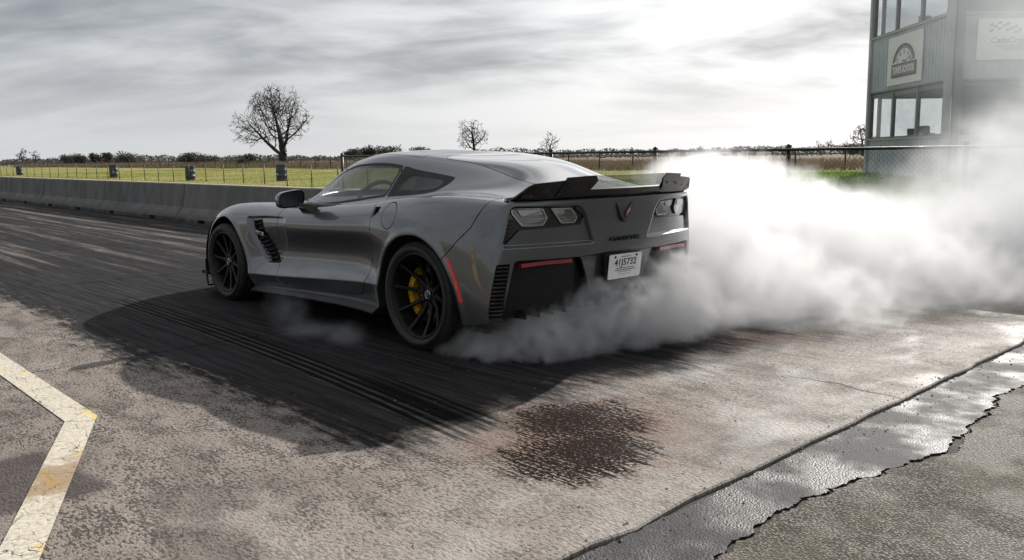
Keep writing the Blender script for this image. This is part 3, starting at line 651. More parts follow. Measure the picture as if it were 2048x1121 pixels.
# ---------------------------------------------------------------- trees
m, t = newmat('bark'); P = t.pos(); n = t.noise(t.scale(P, (3, 3, .8)), 3., 5, .65)
finish(t, bsdf(t, color=t.mixc(n, (.022, .018, .016), (.060, .050, .044)), rough=.9, normal=t.bump(n, .5, .03), spec=.2))
def at_px(px, dp):
    k = (px - 1024) / 1711.79; d = f_ + r_ * k; d = d - u_ * (d.z / u_.z); return Vector(CAM) + d * dp
def bare_tree(seed, H, W, low, trunk, minr, N, step, twigs):
    """bare crown grown towards points scattered through a dome (space colonisation), limbs thicken towards the trunk"""
    g = np.random.default_rng(seed); A = []
    h0 = H * low; hc = H * (low + .30)
    lob = [(g.uniform(-.28, .28) * W, g.uniform(-.28, .28) * W, H * g.uniform(.38, .72), g.uniform(.15, .27)) for _ in range(5)] + [(.12 * W, -.06 * W, H * .74, .25), (-.26 * W, .05 * W, H * .50, .24), (.27 * W, .1 * W, H * .44, .23), (.05 * W, .0, H * .45, .26)]
    while len(A) < N:
        q = lob[g.integers(len(lob))]; v = g.normal(size=3); v /= np.linalg.norm(v); r = g.random() ** .40 * q[3]
        p = np.array([q[0] + v[0] * r * W, q[1] + v[1] * r * W, q[2] + v[2] * r * H * .95])
        if h0 * .9 < p[2] < H and np.hypot(p[0], p[1]) < W / 2 and g.random() < .25 + .75 * min(1, (np.hypot(p[0], p[1]) / (W * .28)) + max(0, (p[2] - H * .6) / (H * .25))): A.append(p)
    A = np.array(A); P = [np.array([0, 0, -.3])]; par = [-1]
    n0 = max(3, int(h0 / step))
    for i in range(n0): P.append(np.array([.02 * H * math.sin(i * .9) * i / n0, .015 * H * math.cos(i * .7) * i / n0, h0 * (i + 1) / n0])); par.append(len(P) - 2)
    P = list(P); cnt = len(P); NP = np.array(P); near = np.zeros(len(A), int); nd = np.full(len(A), 1e9)
    def upd(k0):
        for k in range(k0, len(P)):
            d = np.linalg.norm(A - P[k], axis=1); m_ = d < nd; nd[m_] = d[m_]; near[m_] = k
    upd(0); alive = np.ones(len(A), bool)
    for it in range(130):
        if not alive.any(): break
        use = alive & (nd < H * .55); k0 = len(P); new = []
        for k in np.unique(near[use]):
            v = A[use & (near == k)] - P[k]; v = (v / np.linalg.norm(v, axis=1, keepdims=True)).sum(0) + g.normal(0, .25, 3) + np.array([0, 0, .05]); L = np.linalg.norm(v)
            if L < 1e-6: continue
            new.append((P[k] + v / L * step * g.uniform(.8, 1.2), k))
        for p, k in new: P.append(p); par.append(k)
        if not new: break
        upd(k0); alive &= nd > step * 1.15
    V = np.array(P); par = np.array(par); nch = np.bincount(par[par >= 0], minlength=len(P)); ext = []; ep = []
    for k in np.where(nch == 0)[0]:                              # fine twigs at the tips
        d0 = V[k] - V[par[k]]; d0 /= np.linalg.norm(d0) + 1e-9
        for j in range(twigs):
            v = d0 + g.normal(0, .75, 3); v /= np.linalg.norm(v); ext.append(V[k] + v * step * g.uniform(1.0, 2.2)); ep.append(k)
    if ext: V = np.concatenate([V, np.array(ext)]); par = np.concatenate([par, np.array(ep)])
    n = len(V); ar = np.zeros(n); ar[:] = 0
    for k in range(n - 1, 0, -1):
        if ar[k] == 0: ar[k] = minr ** 2.3
        ar[par[k]] += ar[k]
    rad = ar ** (1 / 2.3); rad *= 1; sc = trunk / rad[min(n0, n - 1)]
    rad = np.maximum(minr, rad * (1 + (sc - 1) * np.clip((rad - minr) / (rad[n0] - minr), 0, 1))); rad[0] = rad[1] * 1.35
    def tubes(idx, sides):
        a, b = V[par[idx]], V[idx]; d = b - a; d /= np.linalg.norm(d, axis=1, keepdims=True) + 1e-9
        u = np.cross(d, np.array([.31, .55, .77])); u /= np.linalg.norm(u, axis=1, keepdims=True); w_ = np.cross(d, u); ra = np.minimum(rad[par[idx]], rad[idx] * 1.6); rb = rad[idx]; vs_ = []
        for e in range(sides):
            an = 2 * math.pi * e / sides; o_ = u * math.cos(an) + w_ * math.sin(an); vs_ += [a + o_ * ra[:, None], b + o_ * rb[:, None]]
        m_ = len(idx); Vt = np.concatenate(vs_); F = []
        for e in range(sides):
            f = (e + 1) % sides; ii = np.arange(m_); F.append(np.stack([2 * e * m_ + ii, 2 * f * m_ + ii, (2 * f + 1) * m_ + ii, (2 * e + 1) * m_ + ii], 1))
        return Vt, np.concatenate(F)
    I_ = np.arange(1, n); tr_ = I_[I_ <= n0]; cr_ = I_[I_ > n0]
    return tubes(tr_, 12), tubes(cr_, 4)
def place_tree(px, depth_, seed, H, W, low, trunk, minr, N, step, twigs, lab):
    p = at_px(px, depth_); o = tag(empty('bare_tree', (p.x, p.y, float(hgt(p.x, p.y)))), lab, 'tree', 'bare trees in the fields')
    T_, K_ = bare_tree(seed, H, W, low, trunk, minr, N, step, twigs)
    link('trunk', np_mesh('trunk', *T_), 'bark', o); link('crown', np_mesh('crown', *K_), 'bark', o)
TREES = [(566, 138, 4, 13.2, 15.6, .14, .56, .0125, 2000, .36, 4, 'large bare oak with wide crown above the barrier'),
         (950, 255, 5, 12.6, 12.0, .16, .45, .023, 600, .50, 3, 'bare tree with rounded crown behind the car roof'),
         (1100, 300, 8, 9.8, 7.6, .2, .30, .027, 260, .55, 3, 'slim bare tree behind the hatch glass'),
         (46, 330, 21, 6.4, 6., .2, .3, .04, 110, .5, 3, 'left one of two small bare trees at the far left'), (71, 345, 22, 5.8, 5.2, .2, .3, .04, 90, .5, 3, 'right one of two small bare trees at the far left'),
         (1640, 330, 31, 5.8, 5.2, .2, .25, .04, 90, .5, 3, 'left one of two small bare trees near the tower'), (1662, 340, 32, 6.0, 5.4, .2, .25, .04, 90, .5, 3, 'right one of two small bare trees near the tower'),
         (1726, 190, 34, 7.8, 7., .2, .25, .03, 200, .5, 3, 'bare tree half hidden behind the tower corner'), (1482, 420, 36, 4.8, 5., .25, .25, .05, 60, .5, 3, 'tiny bare tree above the middle of the black fence'),
         (1398, 430, 37, 5.2, 4.5, .25, .25, .05, 60, .5, 3, 'tiny bare tree above the smoke'), (1262, 440, 38, 5.0, 4.5, .25, .25, .05, 60, .5, 3, 'tiny bare tree above the spoiler')]
for a in TREES: place_tree(*a)
# ---------------------------------------------------------------- bushes and far tree line (leaf clumps)
def clumps(rg, n, fn, size, q=None):
    pts = []
    V = np.zeros((n * 3, 3)); 
    for i in range(n):
        c = fn(rg); s = size * rg.uniform(.6, 1.5); 
        for k in range(3): V[3 * i + k] = (c[0] + rg.gauss(0, s), c[1] + rg.gauss(0, s), c[2] + rg.gauss(0, s * .8))
    return V, np.arange(n * 3).reshape(-1, 3)
rg = random.Random(77)
def bush(px, depth_, wd, ht, lab, mat='bush_leaf', seed=0, n=900):
    p = at_px(px, depth_); z = float(hgt(p.x, p.y)); r2 = random.Random(seed + int(px))
    lob = [(r2.uniform(-.35, .35) * wd, r2.uniform(-.35, .35) * wd, ht * r2.uniform(.35, .62), r2.uniform(.28, .42)) for _ in range(6)]
    def fn(g):
        l = g.choice(lob); a, b, c = g.gauss(0, 1), g.gauss(0, 1), g.gauss(0, 1); k = (g.random() ** .4) / max(.01, math.sqrt(a * a + b * b + c * c))
        return (l[0] + a * k * wd * l[3], l[1] + b * k * wd * l[3], max(.0, l[2] + c * k * ht * l[3]))
    V, F = clumps(r2, n * 2, fn, ht * .045)
    o = tag(empty('bush', (p.x, p.y, z)), lab, 'bush', 'bushes along the edge of the field'); link('foliage', np_mesh('foliage', V, F, None, False), mat, o)
    MB().tube([(0, 0, -.1), (.03, .02, ht * .5)], [.08, .03], 6, False).build('trunk', 'bark', o)
BU = [(142, 210, 4.2, 3.2, 'dark round bush leftmost of the bushes behind the far fence'), (163, 200, 4.2, 3.0, 'dark bush second from the left behind the far fence'), (192, 260, 3.2, 3.8, 'narrow dark shrub left of the second barrel'), (214, 270, 3.6, 4.2, 'narrow dark shrub behind the second barrel'), (256, 190, 6., 3.4, 'wide brown bush between the second and third barrel'),
      (372, 170, 4.2, 2.6, 'dark bush just left of the third barrel'), (392, 165, 4.2, 2.8, 'dark bush right above the third barrel'), (415, 170, 3.4, 2.5, 'brown bush right of the third barrel'), (497, 120, 2.6, 1.9, 'dark bush left of the large oak'), (485, 112, 1.8, 1.2, 'low dark bush at the foot of the oak, left side'),
      (710, 300, 7., 5.2, 'round bush above the black fence end post'), (738, 280, 4., 5.2, 'narrow tree-like bush right of the fence end post'), (785, 330, 14., 6.2, 'wide dark bush left of the car roof'), (835, 335, 12., 6., 'wide dark bush just above the car roof'), (1700, 150, 5., 2.6, 'dark rounded bush beside the tower')]
for b in BU: bush(b[0], b[1], b[2], b[3], b[4], seed=3)
for (px, dp, lab) in ((462, 118, 'low green shrub in the grass left of the oak'), (528, 116, 'low green shrub right at the oak trunk')): bush(px, dp, 3.2, 1.0, lab, 'bush_green', 9)
def far_pt(g):
    px = g.uniform(-250, 2500); dp = g.uniform(380, 520) if g.random() < .75 else g.uniform(250, 380)
    p = at_px(px, dp)
    hh = 2.2 + 2.0 * abs(math.sin(px * .013 + 1)) * abs(math.sin(px * .0047)) + 1.1 * abs(math.sin(px * .071)) + (.9 if px > 950 else -.6)
    return (p.x, p.y, float(hgt(p.x, p.y)) + hh * .85 * g.random() ** 1.3 * (dp / 430))
V, F = clumps(rg, 60000, far_pt, .32)
tag(link('far_treeline', np_mesh('far_treeline', V, F, None, False), 'bush_leaf'), 'dark low tree line along the horizon', 'treeline', kind='stuff')
# ---------------------------------------------------------------- grass
def blades(n, fn, h0, h1, wd, seed):
    g = np.random.default_rng(seed); xy = fn(g, n); z = hgt(xy[:, 0], xy[:, 1]); a = g.uniform(0, 6.283, n); h = g.uniform(h0, h1, n); ln = g.normal(0, .35, (n, 2)) * h[:, None]
    w_ = wd * g.uniform(.6, 1.4, n); V = np.zeros((n, 3, 3))
    V[:, 0] = np.stack([xy[:, 0] - np.cos(a) * w_, xy[:, 1] - np.sin(a) * w_, z - .01], 1); V[:, 1] = np.stack([xy[:, 0] + np.cos(a) * w_, xy[:, 1] + np.sin(a) * w_, z - .01], 1)
    V[:, 2] = np.stack([xy[:, 0] + ln[:, 0], xy[:, 1] + ln[:, 1], z + h], 1)
    return np_mesh('grass', V.reshape(-1, 3), np.arange(3 * n).reshape(-1, 3), None, False)
tag(link('grass', blades(70000, lambda g, n: np.stack([g.uniform(8, 100, n), -3.5 - 38 * g.random(n) ** .9], 1), .04, .12, .012, 1), 'grass_blade'), 'short yellow green grass beyond the barrier', 'grass', kind='stuff')
tag(link('bright_grass', blades(70000, lambda g, n: np.stack([g.uniform(-4, 22, n), -9.6 - 24 * g.random(n) ** .8], 1), .04, .13, .012, 2), 'grass_bright'), 'bright green grass on the mound round the tower', 'grass', kind='stuff')
tag(link('dry_grass', blades(60000, lambda g, n: np.stack([g.uniform(0, 190, n), -40.5 - 26 * g.random(n) ** 1.5], 1), .25, .75, .03, 3), 'dry_blade'), 'tall dry brown grass behind the far fence', 'grass', kind='stuff')

# ---------------------------------------------------------------- yellow block beside the lane (out of the picture; mirrored in the rear fender)
m, t = newmat('block_yellow'); o = t.obj(); n = t.noise(o, 5, 5, .6)
finish(t, bsdf(t, color=t.mixc(n, (.55, .33, .03), (.45, .27, .03)), rough=.45))
yb = tag(empty('yellow_block', (.95, 5.7, 0), .25), 'yellow plastic lane block left of the frame, mirrored in the rear fender', 'lane block')
MB().prism([(-.24, 0), (.24, 0), (.24, .12), (.13, .30), (.10, 1.02), (-.10, 1.02), (-.13, .30), (-.24, .12)], -.20, .20, lambda u, v, d: (d, u, v)).build('block_body', 'block_yellow', yb)
for z in (.45, .75): MB().box((0, -.125 if z < .5 else -.118, z), (.30, .02, .10), None, .004).build('dark_band', 'sign_ink', yb)
# ---------------------------------------------------------------- car body surface (left half, x forward, y left)
SIDE = [  # x, then (y, z) for rows r0..r6 (sill -> shoulder)
 (3.18, (.80,.16),(.82,.26),(.83,.36),(.82,.46),(.79,.55),(.75,.62),(.70,.655)),
 (2.98, (.93,.15),(.94,.27),(.937,.38),(.93,.50),(.91,.60),(.872,.672),(.80,.723)),
 (2.71, (.95,.15),(.955,.27),(.955,.40),(.955,.54),(.95,.66),(.912,.75),(.82,.800)),
 (2.42, (.95,.15),(.955,.27),(.955,.40),(.95,.54),(.945,.68),(.906,.778),(.815,.828)),
 (2.15, (.90,.16),(.945,.28),(.915,.41),(.922,.55),(.938,.68),(.90,.782),(.815,.834)),
 (1.77, (.895,.18),(.945,.30),(.882,.42),(.892,.56),(.928,.68),(.897,.778),(.825,.828)),
 (1.20, (.895,.20),(.945,.335),(.880,.445),(.890,.58),(.928,.69),(.90,.79),(.838,.846)),
 (.62,  (.895,.22),(.945,.366),(.898,.465),(.905,.60),(.938,.705),(.918,.815),(.862,.882)),
 (.38,  (.92,.22),(.955,.36),(.945,.475),(.950,.60),(.962,.715),(.935,.835),(.87,.912)),
 (.0,   (.955,.22),(.972,.36),(.98,.48),(.984,.60),(.983,.72),(.955,.85),(.872,.945)),
 (-.30, (.955,.22),(.970,.36),(.978,.48),(.980,.60),(.975,.72),(.948,.85),(.868,.948)),
 (-.52, (.945,.23),(.958,.36),(.962,.48),(.960,.60),(.950,.72),(.922,.84),(.850,.936)),
]
TAILX = [  # rear corner then towards the centre: (x, y, z) rows r0..r6
 [(-.665,.915,.255),(-.685,.915,.36),(-.70,.902,.48),(-.708,.888,.60),(-.714,.870,.72),(-.718,.852,.83),(-.718,.832,.922)],
 [(-.745,.66,.27),(-.765,.66,.36),(-.782,.66,.48),(-.795,.66,.60),(-.80,.66,.72),(-.805,.66,.83),(-.80,.65,.928)],
 [(-.78,.44,.28),(-.80,.44,.36),(-.815,.44,.48),(-.828,.44,.60),(-.832,.44,.72),(-.838,.44,.83),(-.84,.43,.930)],
 [(-.795,.22,.28),(-.815,.22,.36),(-.83,.22,.48),(-.840,.22,.60),(-.846,.22,.72),(-.852,.22,.83),(-.86,.215,.930)],
 [(-.80,0,.28),(-.82,0,.36),(-.833,0,.48),(-.843,0,.60),(-.850,0,.72),(-.856,0,.83),(-.866,0,.930)],
]
NOSE = [  # centre -> towards the corner, rows r0..r6 (x, y, z)
 [(3.62,0,.14),(3.66,0,.24),(3.67,0,.33),(3.66,0,.42),(3.64,0,.49),(3.62,0,.54),(3.58,0,.575)],
 [(3.60,.2,.14),(3.64,.2,.24),(3.65,.2,.33),(3.64,.2,.42),(3.62,.2,.49),(3.60,.2,.545),(3.56,.2,.58)],
 [(3.54,.40,.14),(3.57,.41,.24),(3.58,.41,.33),(3.57,.41,.42),(3.55,.40,.50),(3.52,.39,.56),(3.48,.37,.60)],
 [(3.40,.62,.15),(3.42,.63,.25),(3.43,.64,.35),(3.42,.63,.44),(3.40,.62,.52),(3.37,.59,.59),(3.34,.55,.633)],
]
TOP = [  # per side station, P1..P4 (x, y, z)
 None,
 [(3.02,.62,.725),(3.05,.41,.71),(3.07,.2,.705),(3.08,0,.70)],
 [(2.71,.65,.79),(2.72,.42,.775),(2.73,.2,.785),(2.73,0,.79)],
 [(2.42,.65,.818),(2.43,.42,.803),(2.44,.2,.825),(2.44,0,.83)],
 [(2.13,.68,.836),(2.17,.45,.84),(2.22,.22,.862),(2.24,0,.868)],
 [(1.74,.745,.842),(1.84,.52,.885),(1.97,.26,.915),(2.02,0,.922)],
 [(1.20,.780,.866),(1.22,.605,1.122),(1.30,.33,1.186),(1.34,0,1.20)],
 [(.62,.785,.912),(.64,.565,1.178),(.66,.31,1.214),(.67,0,1.226)],
 [(.36,.775,.930),(.36,.545,1.160),(.36,.30,1.202),(.36,0,1.217)],
 [(-.01,.74,.958),(-.02,.495,1.105),(-.02,.28,1.160),(-.02,0,1.182)],
 [(-.31,.70,.965),(-.32,.455,1.035),(-.32,.255,1.082),(-.32,0,1.102)],
 [(-.55,.67,.952),(-.575,.435,.992),(-.58,.225,1.012),(-.58,0,1.022)],
]
def body_cage():
    """All-quad cage of the left half; returns verts, quads, crease dict, index helper."""
    V = []; key = {}
    def add(k, co):
        key[k] = len(V); V.append(co)
    ncol = len(NOSE) + len(SIDE) + len(TAILX)          # columns of the belt
    for j in range(7):
        cols = [NOSE[i][j] for i in range(4)] + [(s[0], *s[1 + j]) for s in SIDE] + [t[j] for t in TAILX]
        for i, c in enumerate(cols): add((i, j), c)
    nS = len(SIDE)
    top = {}
    for s in range(nS + 1):                            # stations: SIDE 0..nS-1, then tail corner
        for m in range(5):
            if m == 0: top[s, m] = key[(4 + s, 6)]
            elif s == 0: top[s, m] = key[(4 - m, 6)]
            elif s == nS: top[s, m] = key[(4 + nS + m, 6)]
            else:
                add(('t', s, m), TOP[s][m - 1]); top[s, m] = key[('t', s, m)]
    Q = []
    for i in range(ncol - 1):
        for j in range(6):
            Q.append((key[(i, j)], key[(i + 1, j)], key[(i + 1, j + 1)], key[(i, j + 1)]))
    for s in range(nS):
        for m in range(4):
            Q.append((top[s, m], top[s + 1, m], top[s + 1, m + 1], top[s, m + 1]))
    cr = {}
    def ce(a, b, v): cr[(min(a, b), max(a, b))] = v
    for i in range(4, ncol - 1):
        c = i - 4                                      # side station index
        if 3 <= c <= 7: ce(key[(i, 1)], key[(i + 1, 1)], [.75, .9, .9, .9, .6][c - 3])
        if c >= nS: ce(key[(i, 6)], key[(i + 1, 6)], .6)
        if 4 <= c <= 10: ce(key[(i, 6)], key[(i + 1, 6)], .12)
    for j in range(6): ce(key[(4 + nS, j)], key[(4 + nS, j + 1)], .45)
    for s in range(4, 9): ce(top[s, 1], top[s + 1, 1], .35)
    for s in range(5, 11): ce(top[s, 2], top[s + 1, 2], .25)
    return V, Q, cr

def eval_subsurf(V, Q, cr, level):
    me = bpy.data.meshes.new('tmp_cage'); me.from_pydata(V, [], Q); me.update()
    at = me.attributes.new('crease_edge', 'FLOAT', 'EDGE')
    for e in me.edges:
        k = (min(e.vertices), max(e.vertices))
        if k in cr: at.data[e.index].value = cr[k]
    ob = bpy.data.objects.new('tmp_cage', me); bpy.context.scene.collection.objects.link(ob)
    md = ob.modifiers.new('s', 'SUBSURF'); md.levels = level; md.render_levels = level
    md.boundary_smooth = 'PRESERVE_CORNERS'
    dg = bpy.context.evaluated_depsgraph_get(); ev = ob.evaluated_get(dg); m2 = ev.to_mesh()
    n = len(m2.vertices)
    co = np.empty(n * 3, np.float32); m2.vertices.foreach_get('co', co)
    m2.calc_loop_triangles(); t = len(m2.loop_triangles)
    tr = np.empty(t * 3, np.int32); m2.loop_triangles.foreach_get('vertices', tr)
    ev.to_mesh_clear(); bpy.data.objects.remove(ob); bpy.data.meshes.remove(me)
    return co.reshape(-1, 3).astype(float), tr.reshape(-1, 3)

def body_surface(level=5):
    V, Q, cr = body_cage(); T = np.array(V, float); C = T.copy()
    for _ in range(5):                                 # pull the cage so that the smooth surface passes through the points
        co, _t = eval_subsurf([tuple(c) for c in C], Q, cr, 3)
        C += (T - co[:len(T)]) * .8
        C[np.abs(T[:, 1]) < 1e-6, 1] = 0
    co, tr = eval_subsurf([tuple(c) for c in C], Q, cr, level)
    co[np.abs(co[:, 1]) < 1e-4, 1] = 0
    return co, tr
def vnormals(V, F):
    n = np.cross(V[F[:, 1]] - V[F[:, 0]], V[F[:, 2]] - V[F[:, 0]])
    N = np.zeros_like(V)
    for k in range(3):
        for a in range(3): N[:, a] += np.bincount(F[:, k], n[:, a], len(V))
    return N / np.maximum(np.linalg.norm(N, axis=1, keepdims=True), 1e-12)
# ---------------------------------------------------------------- cutting tools
def poly_sdf(P, poly):
    poly = np.asarray(poly, float); A = poly; B = np.roll(poly, -1, 0)
    d2 = np.full(len(P), 1e9); ins = np.zeros(len(P), bool)
    for a, b in zip(A, B):
        e = b - a; w_ = P - a; h = np.clip((w_ @ e) / (e @ e + 1e-12), 0, 1)
        q = w_ - h[:, None] * e; d2 = np.minimum(d2, (q * q).sum(1))
        c1 = (a[1] > P[:, 1]) != (b[1] > P[:, 1])
        if a[1] != b[1]:
            xi = (b[0] - a[0]) * (P[:, 1] - a[1]) / (b[1] - a[1]) + a[0]; ins ^= c1 & (P[:, 0] < xi)
    d = np.sqrt(d2); return np.where(ins, -d, d)
def smooth_poly(pts, n=6, closed=True):
    P = [np.array(p, float) for p in pts]; out = []; k = len(P)
    for i in range(k if closed else k - 1):
        p0, p1, p2, p3 = (P[(i + a) % k] if closed else P[min(max(i + a, 0), k - 1)] for a in (-1, 0, 1, 2))
        for j in range(n):
            s = j / n; out.append(.5 * ((2 * p1) + (p2 - p0) * s + (2 * p0 - 5 * p1 + 4 * p2 - p3) * s * s + (3 * p1 - p0 - 3 * p2 + p3) * s ** 3))
    if not closed: out.append(P[-1])
    return [tuple(p) for p in out]
def round_poly(pts, r=.02, n=4):
    P = [np.array(p, float) for p in pts]; out = []
    for i, p in enumerate(P):
        a = P[i - 1] - p; b = P[(i + 1) % len(P)] - p; la, lb = np.linalg.norm(a), np.linalg.norm(b)
        q = min(r, la * .45, lb * .45); s0 = p + a / la * q; s1 = p + b / lb * q
        for j in range(n + 1):
            s = j / n; out.append((1 - s) ** 2 * s0 + 2 * s * (1 - s) * p + s * s * s1)
    return [tuple(p) for p in out]
def sstep(x): x = np.clip(x, 0, 1); return x * x * (3 - 2 * x)
class Sf:
    def __init__(s, V, N, F): s.V, s.N, s.F = V, N, F
    def compact(s):
        u, inv = np.unique(s.F, return_inverse=True); return Sf(s.V[u], s.N[u], inv.reshape(-1, 3))
def cut(S, f, lo=0., hi=0.):
    """split along f: returns (part with f < lo, part with f > hi)"""
    def half(level, sign):
        g = (f - level) * sign                      # keep g < 0
        g = np.where(np.abs(g) < 1e-7, 1e-7, g); neg = g < 0; F = S.F; k = neg[F].sum(1)
        keep = [F[k == 3]]; V, N = [S.V], [S.N]; nb = len(S.V)
        mix = F[(k == 1) | (k == 2)]
        if len(mix):
            km = neg[mix].sum(1); lone = np.where(km == 1, neg[mix].argmax(1), (~neg[mix]).argmax(1))
            r = np.arange(len(mix)); a = mix[r, lone]; b = mix[r, (lone + 1) % 3]; c = mix[r, (lone + 2) % 3]
            E_ = np.concatenate([np.stack([a, b], 1), np.stack([a, c], 1)]); Es = np.sort(E_, 1)
            key, inv = np.unique(Es[:, 0].astype(np.int64) * nb + Es[:, 1], return_inverse=True); inv = inv.ravel()
            i, j = (key // nb).astype(int), (key % nb).astype(int); tt = (g[i] / (g[i] - g[j]))[:, None]
            V.append(S.V[i] * (1 - tt) + S.V[j] * tt); nn = S.N[i] * (1 - tt) + S.N[j] * tt
            N.append(nn / np.maximum(np.linalg.norm(nn, axis=1, keepdims=True), 1e-9))
            p, q = nb + inv[:len(mix)], nb + inv[len(mix):]; one = km == 1
            keep.append(np.stack([a, p, q], 1)[one])
            keep.append(np.stack([p, b, c], 1)[~one]); keep.append(np.stack([p, c, q], 1)[~one])
        return Sf(np.concatenate(V), np.concatenate(N), np.concatenate(keep)).compact()
    return half(lo, 1), half(hi, -1)
def mirrored(S): 
    k = np.array([1, -1, 1.]); return Sf(S.V * k, S.N * k, S.F[:, ::-1].copy())
def joined(*L):
    V, N, F, b = [], [], [], 0
    for S in L: V.append(S.V); N.append(S.N); F.append(S.F + b); b += len(S.V)
    return Sf(np.concatenate(V), np.concatenate(N), np.concatenate(F))
def rimmed(S, depth=.014):
    """fold the panel edges inwards so that panels have thickness"""
    E_ = np.concatenate([S.F[:, [0, 1]], S.F[:, [1, 2]], S.F[:, [2, 0]]]); Es = np.sort(E_, 1)
    key = Es[:, 0].astype(np.int64) * len(S.V) + Es[:, 1]; u, idx, cnt = np.unique(key, return_index=True, return_counts=True)
    B = E_[idx[cnt == 1]]
    B = B[(np.abs(S.V[B[:, 0], 1]) > 1e-4) | (np.abs(S.V[B[:, 1], 1]) > 1e-4)]
    if not len(B): return S
    a, b = B[:, 0], B[:, 1]; A, Bv = S.V[a], S.V[b]; A2, B2 = A - S.N[a] * depth, Bv - S.N[b] * depth
    nn = np.cross(Bv - A, S.N[a]); nn /= np.maximum(np.linalg.norm(nn, axis=1, keepdims=True), 1e-9)
    n0 = S.N[a] * .45 + nn; n0 /= np.linalg.norm(n0, axis=1, keepdims=True)
    k = len(S.V); m_ = len(B); ar = np.arange(m_)
    V = np.concatenate([S.V, A, Bv, A2, B2]); N = np.concatenate([S.N, n0, n0, nn, nn])
    F2 = np.concatenate([np.stack([k + m_ + ar, k + ar, k + 2 * m_ + ar], 1), np.stack([k + m_ + ar, k + 2 * m_ + ar, k + 3 * m_ + ar], 1)])
    return Sf(V, N, np.concatenate([S.F, F2]))
def sf_obj(name, S, mat, parent, rim=.014):
    if rim: S = rimmed(S, rim)
    return link(name, np_mesh(name, S.V, S.F, S.N), mat, parent)
def pair(name, S, mat, parent, rim=.014):
    """the left part and its mirror image on the right"""
    a = sf_obj(name, S, mat, parent, rim); b = sf_obj(name, mirrored(S), mat, parent, rim); return a, b
# ---------------------------------------------------------------- body
car = tag(empty('sports_car'), 'dark grey sports car with black wheels burning its rear tyres', 'car')
V0, F0 = body_surface(5)
# orient outwards
N0 = vnormals(V0, F0)
if (N0[(V0[:, 1] > .9)][:, 1]).mean() < 0: F0 = F0[:, ::-1].copy(); N0 = -N0
X, Y, Z = V0[:, 0].copy(), V0[:, 1].copy(), V0[:, 2].copy()
XZ = np.stack([X, Z], 1); YZ = np.stack([Y, Z], 1); WZ = np.stack([X + Y, Z], 1); XY = np.stack([X, Y], 1)
archF = smooth_poly([(3.09, .0), (3.075, .2), (3.03, .40), (2.92, .585), (2.80, .675), (2.66, .716), (2.54, .70), (2.435, .64), (2.345, .53), (2.275, .39), (2.235, .26), (2.215, .0)])
archR = smooth_poly([(.43, .0), (.41, .25), (.39, .37), (.349, .503), (.25, .62), (.126, .695), (.01, .718), (-.098, .712), (-.21, .668), (-.302, .593), (-.385, .473), (-.432, .352), (-.455, .2), (-.46, .0)])
fF = np.maximum(poly_sdf(XZ, archF), .5 - Y); fR = np.maximum(poly_sdf(XZ, archR), .5 - Y)
door_p = round_poly([(1.70, 1.1), (1.70, .86), (1.74, .82), (1.786, .72), (1.822, .60), (1.83, .50), (1.815, .39), (1.785, .302), (1.752, .226),
                     (.72, .264), (.645, .272), (.575, .35), (.53, .45), (.475, .656), (.472, .80), (.486, .875), (.50, 1.1)], .06)
win_p = round_poly([(1.685, .836), (1.655, .885), (1.60, .932), (1.50, .985), (1.35, 1.058), (1.18, 1.115), (1.08, 1.135), (.875, 1.147), (.70, 1.144), (.535, 1.127),
                    (.535, .926), (.70, .908), (.84, .890), (1.108, .861), (1.30, .847), (1.5, .838)], .02)
qtr_p = round_poly([(.524, 1.126), (.377, 1.100), (.213, 1.080), (.075, 1.062), (.015, 1.052), (.02, 1.012), (.06, .972), (.14, .956), (.25, .944), (.40, .934), (.524, .926)], .02)
scoop_p = round_poly([(2.25, .735), (1.95, .750), (1.64, .757), (1.66, .60), (1.80, .385), (2.0, .372), (2.175, .55)], .03)
vent_p = round_poly([(2.195, .698), (2.05, .716), (2.02, .628), (1.838, .402), (1.975, .388), (2.155, .561)], .012)
lobe_p = round_poly([(.822, .906), (.846, .80), (.872, .690), (.862, .672), (.60, .672), (.245, .666), (.262, .70), (.305, .80), (.318, .84), (.375, .902)], .03)
lamp_p = round_poly([(.808, .902), (.396, .888), (.324, .828), (.346, .780), (.762, .772), (.842, .692), (.856, .703), (.832, .848)], .012)
fasc_p = round_poly([(.80, .603), (.337, .596), (.268, .448), (.22, .20), (.862, .20), (.85, .38), (.812, .585)], .02)
gril_w = round_poly([(.205, .585), (.095, .588), (.142, .387), (.160, .276), (.285, .276), (.262, .39)], .012)
mark_p = [(-.348, .604), (-.368, .607), (-.425, .51), (-.452, .44), (-.478, .357), (-.455, .349), (-.420, .455), (-.395, .51)]
tail = X < -.5
# relief pressed into the panels
D = np.zeros_like(V0)
D[:, 1] += .010 * np.exp(-((fF - .012) / .022) ** 2) * (Y > .6) * sstep((Z - .12) / .1)
D[:, 1] += .008 * np.exp(-((fR - .012) / .024) ** 2) * (Y > .6) * sstep((Z - .12) / .1)
fs = np.maximum(poly_sdf(XZ, scoop_p), .6 - Y)
D[:, 1] -= .034 * sstep(-fs / .022) * np.clip((X - 1.62) / .42, 0, 1) ** .8
fl_ = np.where(tail, poly_sdf(YZ, lobe_p), 1.)
D[:, 0] += .026 * sstep(-fl_ / .016)
# lower rear band stands proud of the plate recess
zz = np.where(tail & (Y < .34), sstep((.600 - Z) / .010), 0); D[:, 0] += .022 * zz
